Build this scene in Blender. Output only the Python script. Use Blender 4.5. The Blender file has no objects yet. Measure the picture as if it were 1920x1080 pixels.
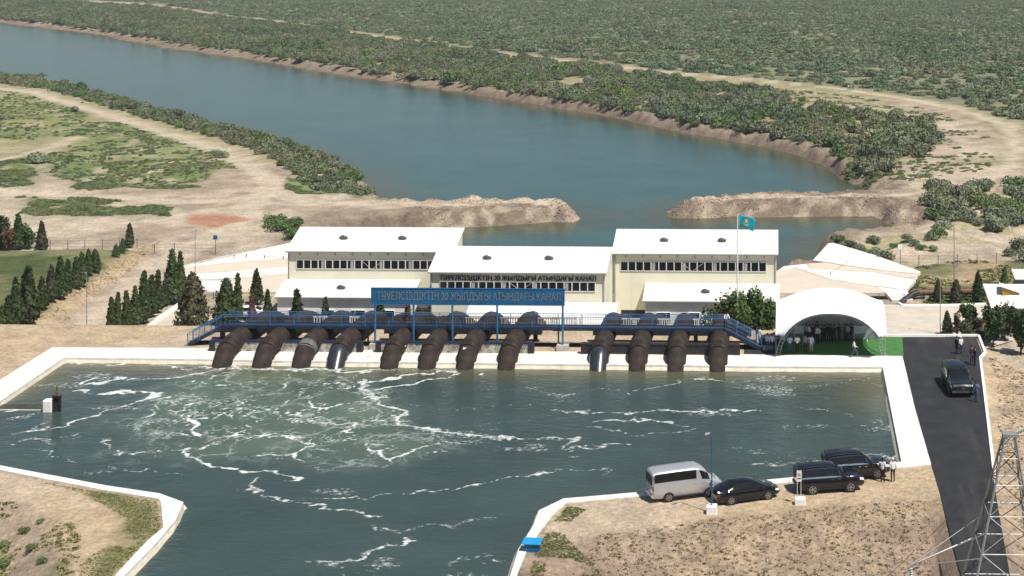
import bpy, bmesh, math, random
import numpy as np
from mathutils import Vector, Matrix, Quaternion

# ------------------------------------------------------------------ camera, sky, sun, exposure
scene = bpy.context.scene
COL = scene.collection
FPX, PPX, PPY, CAMH, YAW = 2800.0, 1375.0, -97.0, 39.5, 0.029   # focal (px of a 1920 wide frame), lens-shift point, height, yaw
cam_d = bpy.data.cameras.new('camera'); cam = bpy.data.objects.new('camera', cam_d); COL.objects.link(cam)
cam_d.sensor_width = 36.0; cam_d.lens = FPX / 1920 * 36
cam_d.shift_x = (960 - PPX) / 1920; cam_d.shift_y = -(540 - PPY) / 1920
cam_d.clip_start = 1.0; cam_d.clip_end = 20000
cam.location = (0, 0, CAMH); cam.rotation_euler = (math.pi / 2, 0, YAW)
scene.camera = cam

SUNV = Vector((0.42, -0.37, 1.0)).normalized()      # towards the sun
world = bpy.data.worlds.new('World'); scene.world = world; world.use_nodes = True
wn = world.node_tree.nodes; wl = world.node_tree.links
bg = wn['Background']; sky = wn.new('ShaderNodeTexSky'); sky.sky_type = 'NISHITA'; sky.sun_disc = False
sky.sun_elevation = math.asin(SUNV.z); sky.sun_rotation = math.atan2(SUNV.x, SUNV.y)
sky.altitude = 100; sky.dust_density = 1.0; sky.ozone_density = 1.5
wl.new(sky.outputs[0], bg.inputs[0]); bg.inputs[1].default_value = 0.062
sun_d = bpy.data.lights.new('sun', 'SUN'); sun = bpy.data.objects.new('sun', sun_d); COL.objects.link(sun)
sun_d.energy = 5.0; sun_d.angle = math.radians(0.55); sun_d.color = (1.0, 0.95, 0.87)
sun.rotation_euler = (-SUNV).to_track_quat('-Z', 'Y').to_euler(); sun.location = (40, -30, 120)
scene.view_settings.view_transform = 'Standard'; scene.view_settings.look = 'None'
scene.view_settings.gamma = 1.0; scene.view_settings.use_curve_mapping = False
scene.view_settings.exposure = 0.25

rng = random.Random(7); nrng = np.random.default_rng(11)

# ------------------------------------------------------------------ picture measurement -> places on the ground
CY, SY = math.cos(YAW), math.sin(YAW)
def ray(x, y):
    a = (x - PPX) / FPX; b = -(y - PPY) / FPX
    return (CY * a - SY, SY * a + CY, b)
def G(x, y, Z=0.0):                      # point on the level plane Z
    d = ray(x, y); t = (Z - CAMH) / d[2]
    return (d[0] * t, d[1] * t, Z)
def V(x, y, Y):                          # point on the upright plane at depth Y
    d = ray(x, y); t = Y / d[1]
    return (d[0] * t, Y, CAMH + d[2] * t)
def GP(pts, Z=0.0): return [G(x, y, Z)[:2] for x, y in pts]
def scale_at(p): return FPX / (-SY * p[0] + CY * p[1])   # px per metre there

# ------------------------------------------------------------------ numpy noise, polygons
def _hash(ix, iy, seed):
    n = (ix.astype(np.int64) * 374761393 + iy.astype(np.int64) * 668265263 + seed * 1442695041) & 0x7fffffff
    n = ((n ^ (n >> 13)) * 1274126177) & 0x7fffffff
    return ((n ^ (n >> 16)) & 0xffff) / 65535.0
def vnoise(x, y, seed=0):
    x = np.asarray(x, float); y = np.asarray(y, float)
    ix = np.floor(x); iy = np.floor(y); fx = x - ix; fy = y - iy
    fx = fx * fx * (3 - 2 * fx); fy = fy * fy * (3 - 2 * fy)
    a = _hash(ix, iy, seed); b = _hash(ix + 1, iy, seed); c = _hash(ix, iy + 1, seed); d = _hash(ix + 1, iy + 1, seed)
    return (a * (1 - fx) + b * fx) * (1 - fy) + (c * (1 - fx) + d * fx) * fy
def fbm(x, y, sc, oct=4, seed=0):
    v = 0; a = 0.5; t = 0
    for o in range(oct):
        v = v + a * vnoise(np.asarray(x) / sc, np.asarray(y) / sc, seed + o * 17); t += a; a *= .5; sc *= .5
    return v / t
def sdist(X, Y, poly, closed=True):      # signed distance, negative inside
    X = np.asarray(X, float); Y = np.asarray(Y, float)
    d = np.full(X.shape, 1e18); ins = np.zeros(X.shape, bool); n = len(poly)
    for i in range(n if closed else n - 1):
        ax, ay = poly[i]; bx, by = poly[(i + 1) % n]
        ex, ey = bx - ax, by - ay; L = ex * ex + ey * ey + 1e-12
        t = np.clip(((X - ax) * ex + (Y - ay) * ey) / L, 0, 1)
        d = np.minimum(d, (X - ax - t * ex) ** 2 + (Y - ay - t * ey) ** 2)
        if closed:
            c = ((ay > Y) != (by > Y)) & (X < ex * (Y - ay) / (ey + (1e-12 if ey == 0 else 0)) + ax)
            ins ^= c
    d = np.sqrt(d)
    return np.where(ins, -d, d) if closed else d
def sstep(a, b, x):
    t = np.clip((x - a) / (b - a), 0, 1); return t * t * (3 - 2 * t)

# ------------------------------------------------------------------ materials
def lin(c): return tuple(((v / 255) / 12.92 if v / 255 <= .04045 else ((v / 255 + .055) / 1.055) ** 2.4) for v in c)
MATS = {}
def mat(name, col, rough=.6, metal=0.0, var=0.12, scale=3.0, bump=0.0, bscale=20, spec=.4, coat=0.0, col2=None, detail=6, obj_random=0.0, field=0.0):
    if name in MATS: return MATS[name]
    m = bpy.data.materials.new(name); m.use_nodes = True; nt = m.node_tree; N = nt.nodes; L = nt.links
    b = N['Principled BSDF']; b.inputs['Roughness'].default_value = rough; b.inputs['Metallic'].default_value = metal
    b.inputs['Specular IOR Level'].default_value = spec; b.inputs['Coat Weight'].default_value = coat
    b.inputs['Coat Roughness'].default_value = .05
    tc = N.new('ShaderNodeTexCoord'); nz = N.new('ShaderNodeTexNoise'); nz.inputs['Scale'].default_value = scale
    nz.inputs['Detail'].default_value = detail; nz.inputs['Roughness'].default_value = .62
    L.new(tc.outputs['Object'], nz.inputs['Vector'])
    c2 = col2 if col2 else tuple(v * (1 - 2.2 * var) for v in col); c1 = tuple(min(1, v * (1 + var)) for v in col)
    rp = N.new('ShaderNodeValToRGB'); rp.color_ramp.elements[0].position = .3; rp.color_ramp.elements[1].position = .68
    rp.color_ramp.elements[0].color = (*c2, 1); rp.color_ramp.elements[1].color = (*c1, 1)
    L.new(nz.outputs[0], rp.inputs[0]); out = rp.outputs[0]
    if obj_random:
        oi = N.new('ShaderNodeObjectInfo'); hs = N.new('ShaderNodeHueSaturation')
        mr = N.new('ShaderNodeMapRange'); mr.inputs[3].default_value = 1 - obj_random; mr.inputs[4].default_value = 1 + obj_random
        L.new(oi.outputs['Random'], mr.inputs[0]); L.new(mr.outputs[0], hs.inputs['Value'])
        m2 = N.new('ShaderNodeMapRange'); m2.inputs[3].default_value = .48; m2.inputs[4].default_value = .52
        ml = N.new('ShaderNodeMath'); ml.operation = 'FRACT'; mm = N.new('ShaderNodeMath'); mm.operation = 'MULTIPLY'; mm.inputs[1].default_value = 37.7
        L.new(oi.outputs['Random'], mm.inputs[0]); L.new(mm.outputs[0], ml.inputs[0]); L.new(ml.outputs[0], m2.inputs[0]); L.new(m2.outputs[0], hs.inputs['Hue'])
        L.new(out, hs.inputs['Color']); out = hs.outputs[0]
    if field:                              # slow change of tone over the land
        gp_ = N.new('ShaderNodeNewGeometry'); fnz = N.new('ShaderNodeTexNoise'); fnz.inputs['Scale'].default_value = field; fnz.inputs['Detail'].default_value = 4; L.new(gp_.outputs['Position'], fnz.inputs['Vector'])
        fmx = N.new('ShaderNodeMix'); fmx.data_type = 'RGBA'; fmx.blend_type = 'MULTIPLY'; fmx.inputs[0].default_value = 1; frp = N.new('ShaderNodeValToRGB'); frp.color_ramp.elements[0].position = .36; frp.color_ramp.elements[1].position = .64
        frp.color_ramp.elements[0].color = (.72, .86, .74, 1); frp.color_ramp.elements[1].color = (1.22, 1.12, 1.04, 1); L.new(fnz.outputs[0], frp.inputs[0]); L.new(out, fmx.inputs[6]); L.new(frp.outputs[0], fmx.inputs[7]); out = fmx.outputs[2]
    L.new(out, b.inputs['Base Color'])
    if bump:
        n2 = N.new('ShaderNodeTexNoise'); n2.inputs['Scale'].default_value = bscale; n2.inputs['Detail'].default_value = 5
        L.new(tc.outputs['Object'], n2.inputs['Vector'])
        bp = N.new('ShaderNodeBump'); bp.inputs['Strength'].default_value = bump; bp.inputs['Distance'].default_value = .05
        L.new(n2.outputs[0], bp.inputs['Height']); L.new(bp.outputs[0], b.inputs['Normal'])
    MATS[name] = m; return m

M_CONC = mat('white_concrete', (.71, .69, .645), .8, var=.12, scale=.8, bump=.15, bscale=6)
M_WET = mat('wet_concrete', (.60, .54, .43), .5, var=.12, scale=1.5)
M_APRON = mat('beige_concrete', (.58, .50, .41), .85, var=.05, scale=.3)
M_WALL = mat('cream_wall_panel', (.80, .765, .61), .55, var=.03, scale=.4)
M_WALLW = mat('white_painted_wall', (.82, .82, .77), .7, var=.04, scale=.8)
M_ROOF = mat('white_roof_sheet', (.70, .69, .635), .5, var=.07, scale=.5)
M_FRAME = mat('white_frame', (.80, .80, .78), .5, var=.03)
M_GLASS = mat('dark_glass', (.012, .013, .015), .08, var=.2, spec=.4)
M_CURT = mat('curtain', (.42, .42, .38), .8, var=.1)
M_GREY = mat('grey_metal', (.12, .125, .125), .5, metal=.3, var=.1)
M_GALV = mat('galvanised_steel', (.34, .355, .355), .5, metal=.4, var=.12, scale=5)
M_DARK = mat('dark_steel', (.03, .03, .034), .5, var=.2)
M_BLUE = mat('blue_paint', (.035, .15, .34), .5, var=.15, scale=6)
M_BLUED = mat('dark_blue_paint', (.014, .026, .05), .5, var=.2, scale=5)
M_SIGN = mat('blue_sign_face', (.009, .105, .245), .5, var=.14, scale=1.2)
M_RUST = mat('rusted_letters', (.22, .19, .13), .7, var=.2, scale=5, col2=(.08, .14, .20))
M_NAVY = mat('navy_letters', (.012, .02, .05), .5)
M_PIPE = mat('bitumen_pipe', (.040, .030, .025), .8, var=.3, scale=1.4, bump=.3, bscale=3, spec=.2)
M_PIPEB = mat('new_black_pipe', (.03, .034, .042), .28, var=.15, scale=1.5, spec=.5)
M_PIPEG = mat('grey_wrap', (.13, .13, .13), .7, var=.2, scale=3, bump=.4, bscale=8)
M_RIM = mat('rusty_rim', (.20, .13, .09), .8, var=.3, scale=5)
M_PEEL = mat('peeling_whitewash', (.55, .52, .47), .9, scale=2.2, col2=(.03, .03, .03), var=.1, detail=9)
M_BLACKC = mat('tarred_concrete', (.025, .024, .026), .7, var=.3, scale=3)
M_FOOT = mat('grey_concrete', (.45, .43, .40), .9, var=.12, scale=4)
M_ASPH = mat('asphalt', (.021, .0225, .026), .85, var=.2, scale=.5, bump=.2, bscale=30, detail=10)
def dusty(m):                            # pale dust and wheel tracks dragged along the road
    N = m.node_tree.nodes; L = m.node_tree.links; b = N['Principled BSDF']; src = b.inputs['Base Color'].links[0].from_socket; geo = N.new('ShaderNodeNewGeometry'); mp = N.new('ShaderNodeMapping'); mp.inputs['Scale'].default_value = (1.4, .10, 1); mp.inputs['Rotation'].default_value = (0, 0, .12); L.new(geo.outputs['Position'], mp.inputs[0])
    nz = N.new('ShaderNodeTexNoise'); nz.inputs['Scale'].default_value = 1.0; nz.inputs['Detail'].default_value = 7; L.new(mp.outputs[0], nz.inputs['Vector']); n2 = N.new('ShaderNodeTexNoise'); n2.inputs['Scale'].default_value = .12; n2.inputs['Detail'].default_value = 4; L.new(geo.outputs['Position'], n2.inputs['Vector'])
    r1 = N.new('ShaderNodeMapRange'); r1.inputs[1].default_value = .45; r1.inputs[2].default_value = .75; L.new(nz.outputs[0], r1.inputs[0]); r2 = N.new('ShaderNodeMapRange'); r2.inputs[1].default_value = .42; r2.inputs[2].default_value = .65; r2.inputs[4].default_value = .6; L.new(n2.outputs[0], r2.inputs[0])
    mm = N.new('ShaderNodeMath'); mm.operation = 'MULTIPLY'; L.new(r1.outputs[0], mm.inputs[0]); L.new(r2.outputs[0], mm.inputs[1]); mx = N.new('ShaderNodeMix'); mx.data_type = 'RGBA'; L.new(mm.outputs[0], mx.inputs[0]); L.new(src, mx.inputs[6]); mx.inputs[7].default_value = (.10, .085, .068, 1); L.new(mx.outputs[2], b.inputs['Base Color'])
dusty(M_ASPH)
M_LANE = mat('whitewash', (.82, .81, .78), .8, var=.04, scale=3)
M_GREEN = mat('green_carpet', (.065, .18, .055), .95, var=.12, scale=1.4, spec=.1)
M_TENT = mat('tent_fabric', (.84, .85, .86), .6, var=.02, scale=.5)
M_PARK = mat('pale_paving', (.52, .46, .39), .9, var=.08, scale=.5)

# ------------------------------------------------------------------ mesh builder
class MB:
    def __init__(s): s.v = []; s.f = []; s.m = []
    def add(s, vs, fs, mi=0):
        o = len(s.v); s.v += [tuple(p) for p in vs]; s.f += [tuple(i + o for i in f) for f in fs]; s.m += [mi] * len(fs); return s
    def box(s, c, d, mi=0, rz=0.0):
        hx, hy, hz = d[0] / 2, d[1] / 2, d[2] / 2; cs, sn = math.cos(rz), math.sin(rz)
        vs = []
        for z in (-hz, hz):
            for x, y in ((-hx, -hy), (hx, -hy), (hx, hy), (-hx, hy)):
                vs.append((c[0] + x * cs - y * sn, c[1] + x * sn + y * cs, c[2] + z))
        return s.add(vs, [(3, 2, 1, 0), (4, 5, 6, 7), (0, 1, 5, 4), (1, 2, 6, 5), (2, 3, 7, 6), (3, 0, 4, 7)], mi)
    def hexa(s, b, t, mi=0):             # bottom quad, top quad
        return s.add(list(b) + list(t), [(3, 2, 1, 0), (4, 5, 6, 7), (0, 1, 5, 4), (1, 2, 6, 5), (2, 3, 7, 6), (3, 0, 4, 7)], mi)
    def tube(s, pts, r, n=8, cap=True, mi=0):
        pts = [Vector(p) for p in pts]; rs = r if isinstance(r, (list, tuple)) else [r] * len(pts)
        rings = []; up = None
        for i, p in enumerate(pts):
            t = (pts[min(i + 1, len(pts) - 1)] - pts[max(i - 1, 0)]).normalized()
            if up is None:
                a = Vector((0, 0, 1)) if abs(t.z) < .9 else Vector((1, 0, 0)); u = t.cross(a).normalized()
            else: u = (up - t * up.dot(t)).normalized()
            up = u; w = t.cross(u)
            rings.append([p + (u * math.cos(2 * math.pi * k / n) + w * math.sin(2 * math.pi * k / n)) * rs[i] for k in range(n)])
        vs = [q for R in rings for q in R]; fs = []
        for i in range(len(rings) - 1):
            for k in range(n):
                a, b = i * n + k, i * n + (k + 1) % n; fs.append((a, b, b + n, a + n))
        if cap: fs.append(tuple(range(n - 1, -1, -1))); fs.append(tuple(range((len(rings) - 1) * n, len(rings) * n)))
        return s.add(vs, fs, mi)
    def bar(s, a, b, w, mi=0): return s.tube([a, b], w * .7071, 4, True, mi)
    def lathe(s, prof, n=16, c=(0, 0, 0), axis='z', mi=0):
        vs = []; fs = []
        for r, z in prof:
            for k in range(n):
                a = 2 * math.pi * k / n; p = (r * math.cos(a), r * math.sin(a), z)
                if axis == 'y': p = (p[0], p[2], p[1])
                if axis == 'x': p = (p[2], p[0], p[1])
                vs.append((c[0] + p[0], c[1] + p[1], c[2] + p[2]))
        for i in range(len(prof) - 1):
            for k in range(n):
                a, b = i * n + k, i * n + (k + 1) % n; fs.append((a, b, b + n, a + n))
        fs.append(tuple(range(n - 1, -1, -1))); fs.append(tuple(range((len(prof) - 1) * n, len(prof) * n)))
        return s.add(vs, fs, mi)
    def mesh(s, name, smooth=False):
        me = bpy.data.meshes.new(name); me.from_pydata(s.v, [], s.f)
        if any(s.m): me.polygons.foreach_set('material_index', s.m)
        if smooth:
            me.polygons.foreach_set('use_smooth', [True] * len(s.f))
            try: me.set_sharp_from_angle(angle=math.radians(40))
            except Exception: pass
        me.update(); return me
    def build(s, name, mats, parent=None, smooth=False, loc=None, recalc=True):
        me = s.mesh(name, smooth)
        if recalc:
            bm = bmesh.new(); bm.from_mesh(me); bmesh.ops.recalc_face_normals(bm, faces=bm.faces); bm.to_mesh(me); bm.free()
        return link(name, me, mats, parent, loc)
def link(name, me, mats=None, parent=None, loc=None):
    if mats is not None and not me.materials:
        for m in (mats if isinstance(mats, (list, tuple)) else [mats]): me.materials.append(m)
    o = bpy.data.objects.new(name, me); COL.objects.link(o)
    if parent: o.parent = parent
    if loc: o.location = loc
    return o
def tag(o, label=None, cat=None, group=None, kind=None):
    if label: o['label'] = label
    if cat: o['category'] = cat
    if group: o['group'] = group
    if kind: o['kind'] = kind
    return o
def thing(name, label, cat, loc=(0, 0, 0), rz=0.0, group=None):
    e = bpy.data.objects.new(name, None); COL.objects.link(e); e.empty_display_size = .3
    e.location = loc; e.rotation_euler = (0, 0, rz); return tag(e, label, cat, group)
def struct(o): o['kind'] = 'structure'; return o
def copy_tree(o, parent=None):
    c = o.copy(); COL.objects.link(c); c.parent = parent
    for ch in list(o.children): copy_tree(ch, c)
    return c
# ------------------------------------------------------------------ terrain
ZL, ZR, ZW = -4.0, -6.0, -0.4            # low ground, reservoir level, pool level
RES = GP([(-900, 150), (-300, 103), (-150, 125), (0, 148), (90, 160), (180, 182), (280, 210), (400, 242), (500, 270), (590, 300), (650, 327), (700, 357), (716, 378), (745, 388),
          (860, 390), (1000, 391), (1065, 397), (1084, 410), (1075, 416), (980, 421), (870, 426), (640, 428), (590, 470), (600, 560), (1000, 575), (1440, 560),
          (1462, 503), (1527, 493), (1545, 458), (1585, 446), (1640, 440), (1702, 432), (1655, 417), (1640, 405), (1500, 406), (1350, 409), (1262, 411), (1242, 401),
          (1300, 386), (1450, 379), (1615, 375), (1640, 361), (1600, 346), (1540, 311), (1480, 286), (1400, 269), (1280, 249), (1120, 214), (1000, 196), (900, 179), (760, 156), (640, 139),
          (560, 126), (460, 109), (320, 89), (200, 66), (100, 53), (0, 41), (-100, 31), (-300, 14), (-900, -30)], ZR)
# pool lining stations: (inner top edge, outer top edge)
LIN_A = [((-70, 797), (-70, 752)), ((0, 753), (0, 713)), ((121, 671), (98, 652)), ((372, 674), (372, 653.5)), ((516, 677), (516, 656)), ((690, 679), (690, 657)), ((868, 681), (868, 658)), ((1052, 683.5), (1052, 660)),
         ((1238, 685), (1238, 661.5)), ((1427, 687.5), (1427, 665.5)), ((1655, 689), (1692, 668.5)), ((1672, 775), (1716, 768)), ((1690, 866), (1746, 872))]
LIN_B = [((1690, 866), (1746, 872)), ((1675, 869), (1680, 879)), ((1480, 896), (1480, 905)), ((1345, 909), (1345, 918)), ((1210, 922), (1210, 930)), ((1058, 935), (1062, 944)), ((1010, 958), (1040, 962)), ((1000, 985), (1018, 990)), ((972, 1030), (988, 1032)), ((955, 1085), (967, 1085)), ((925, 1190), (938, 1190))]
LIN_C = [((-130, 848), (-130, 857)), ((0, 873), (0, 882)), ((100, 892), (100, 902)), ((200, 911), (200, 921)), ((300, 926), (296, 936)), ((344, 942), (301, 941)), ((330, 975), (306, 990)), ((290, 1022), (275, 1016)), ((235, 1078), (221, 1074)), ((180, 1150), (165, 1150))]
_pl = [a for a, b in LIN_A] + [a for a, b in LIN_B[1:]] + [(150, 1190)] + [a for a, b in reversed(LIN_C)]
POOL = GP(_pl, 0)
LAWN = GP([(-200, 462), (0, 468), (262, 466), (238, 486), (176, 520), (150, 546), (95, 580), (40, 618), (-250, 700)], ZL + 1)
TRACK_FAR = GP([(-50, -12), (280, 8), (430, 30), (640, 58), (760, 75), (900, 95), (1100, 118), (1250, 135), (1400, 148), (1590, 168), (1700, 185), (1800, 205), (1890, 235), (1908, 280), (1885, 322), (1800, 352), (1700, 366), (1500, 368), (1300, 374)], ZL)
TRACK_L1 = GP([(-60, 160), (60, 172), (150, 200), (260, 232), (340, 258), (420, 285), (470, 312), (510, 338), (500, 360), (440, 375), (330, 378), (200, 368), (-60, 360)], ZL)
TRACK_L2 = GP([(500, 360), (600, 380), (720, 380), (860, 378), (1000, 378), (1050, 385)], ZL)
TRACK_L3 = GP([(480, 372), (440, 420), (380, 455), (310, 490), (255, 540), (190, 590), (150, 640)], ZL)
TRACK_L4 = GP([(-60, 300), (20, 296), (90, 275), (150, 256)], ZL)
GREENS = [GP(p, ZL) for p in ([(-60, 160), (60, 180), (150, 196), (172, 215), (150, 250), (60, 268), (-60, 262)],
          [(180, 228), (265, 232), (330, 262), (425, 292), (440, 318), (380, 342), (250, 352), (150, 345), (60, 322), (110, 285)], [(-60, 290), (60, 300), (90, 330), (60, 352), (-60, 350)],
          [(48, 372), (170, 368), (325, 384), (300, 404), (60, 405)], [(525, 332), (590, 330), (690, 352), (700, 372), (600, 362), (520, 352)], [(140, 346), (300, 345), (410, 352), (380, 362), (150, 358)])]
GREEN_R = [GP(p, ZL) for p in ([(1740, 350), (1930, 340), (1990, 470), (1830, 480), (1740, 440)], [(1560, 452), (1720, 440), (1760, 480), (1680, 500), (1600, 470)], [(1610, 305), (1700, 330), (1650, 345), (1580, 330)])]
LAWN_R = GP([(1720, 500), (1800, 490), (2000, 488), (2000, 570), (1740, 573), (1700, 545)], ZL)
SLOPE_L = GP([(235, 490), (262, 466), (300, 455), (255, 500), (170, 560), (120, 610), (60, 640), (30, 625), (100, 580), (160, 540)], ZL)
CRX = [(-400, 154.6), (0.0, 154.6), (1.0, 151.3), (G(1832, 632)[0], 151.2), (G(1880, 648)[0], 147.0), (G(1925, 674)[0], 142.0), (40, 128), (60, 105), (300, 90)]
def crest(X): return np.interp(X, [a for a, b in CRX], [b for a, b in CRX])
SPIT = GP([(560, 376), (700, 388), (870, 430), (1090, 420), (1090, 380), (860, 360), (700, 365)], -5)

APR_L = GP([(345, 502), (545, 462), (545, 545), (375, 543), (350, 515)], ZL); APR_R = GP([(1465, 506), (1553, 462), (1715, 511), (1698, 540), (1690, 558), (1450, 546)], ZL)
SPIT_R = GP([(1235, 420), (1235, 365), (1450, 355), (1700, 358), (1790, 385), (1720, 440), (1640, 420)], -5)
FSL = G(1100, 1004)[:2], G(1400, 964)[:2], G(1720, 930)[:2]
def height(X, Y):
    X = np.asarray(X, float); Y = np.asarray(Y, float)
    n1 = fbm(X, Y, 9, 4, 3) - .5; n2 = fbm(X, Y, 2.2, 3, 5) - .5; n3 = fbm(X, Y, 60, 3, 9) - .5
    low = ZL + .5 * n1 + 1.0 * n3
    dl = sdist(X, Y, LAWN); low = low + 1.3 * sstep(2.0, -2.5, dl)
    g = np.minimum.reduce([sdist(X, Y, p) for p in GREENS + GREEN_R])
    low = low + sstep(2, -4, g) * (1.2 * n2 + 2.0 * n1)
    tr = np.minimum.reduce([sdist(X, Y, t, False) for t in (TRACK_FAR, TRACK_L1, TRACK_L2, TRACK_L3)])
    low = np.where(dl > 0, low + (ZL - .1 - low) * sstep(5, 1.5, tr), low)
    dr = sdist(X, Y, RES) + 1.4 * n1 * (Y > 190)
    bank = sstep(-2.2, 3.4, dr + 1.0 * n2)
    rough = sstep(8, 2, dr) * sstep(-1, 1.5, dr)
    z = (ZR - 1.0) + (low - ZR + 1.0) * np.clip(bank + .0, 0, 1) + rough * (1.9 * n2 + .8 * n1 + .8 * (fbm(X, Y, 5, 3, 15) - .5))
    sp = np.maximum(sstep(1.5, -1.5, sdist(X, Y, SPIT)), .6 * sstep(1.5, -1.5, sdist(X, Y, SPIT_R))); z = z + sp * sstep(1.0, 4.5, dr) * (.25 + .5 * n2)
    ap = np.minimum(sdist(X, Y, APR_L), sdist(X, Y, APR_R)); z = np.where(ap < 1.0, np.minimum(z, ZL - .9), z)
    # building yard is level
    yard = sstep(0, 3, np.minimum(np.minimum(X + 90, 60 - X), np.minimum(Y - 150, 190 - Y)))
    z = np.where((dr > 3), z + yard * (ZL + .06 * n2 - z) * (dl > 2) * (ap > 1.0), z)
    # upper platform round the pool
    up = .10 * n1 + .05 * n2
    fd = (Y - np.interp(X, [FSL[0][0] - 6, FSL[0][0], FSL[1][0], FSL[2][0], 40], [FSL[0][1] - 6, FSL[0][1], FSL[1][1], FSL[2][1], FSL[2][1]]))
    dp = sdist(X, Y, POOL)
    up = up - .24 * np.clip(-fd, 0, 60) * sstep(1, 6, dp) * (X > -18) * sstep(24, 17, X) + sstep(1, -4, fd) * (X > -18) * (.5 * n2 + .3 * n1)
    rs = np.clip(X - G(1866, 880)[0] - .25, 0, 30); up = up - .10 * rs * sstep(0, 3, rs) + sstep(.5, 3, rs) * (.5 * n2 + .5 * n1)
    lf = sdist(X, Y, GP([(-200, 930), (60, 950), (110, 1000), (130, 1090), (130, 1300), (-600, 1300)]))
    up = up - .35 * np.clip(-lf, 0, 14) + sstep(1, -2, lf) * .9 * n2
    c = crest(X); k = sstep(0, 3.2, Y - c)
    z = np.where(Y > c, up + (z - up) * k, up)
    z = np.where(dp < .25, -2.6, z)
    # flat under road, kerbs, plaza, lining and parked cars
    fl = np.minimum(sdist(X, Y, ROAD), sdist(X, Y, PLAZA))
    z = np.where((fl < 1.0) & (dp >= .25), -.02 + (z + .02) * sstep(0, 1.0, fl), z)
    z = np.where((dp >= .25) & (dp < 4) & (Y < c), np.minimum(z, -.015 + (z + .015) * sstep(2.4, 4, dp)), z)
    return z
ROADL = [(1692, 632), (1692, 668.5), (1716, 768), (1746, 872), (1762, 925), (1778, 985), (1805, 1090), (1840, 1200)]
ROADR = [(1830, 632), (1842, 663), (1834, 672), (1846, 770), (1857, 862), (1868, 930), (1878, 990), (1896, 1090), (1925, 1200)]
ROAD = GP(ROADL + ROADR[::-1])
PLAZA = GP([(1395, 640), (1455, 630), (1700, 632), (1700, 668.5), (1395, 666)])

def gz(x, y): return float(height(np.array([x]), np.array([y]))[0])
def PG(x, y, Z0=0.0):                    # picture point -> point on the terrain
    Z = Z0
    for _ in range(5):
        p = G(x, y, Z); Z = .5 * Z + .5 * gz(p[0], p[1])
    p = G(x, y, Z); return (p[0], p[1], gz(p[0], p[1]))

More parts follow.
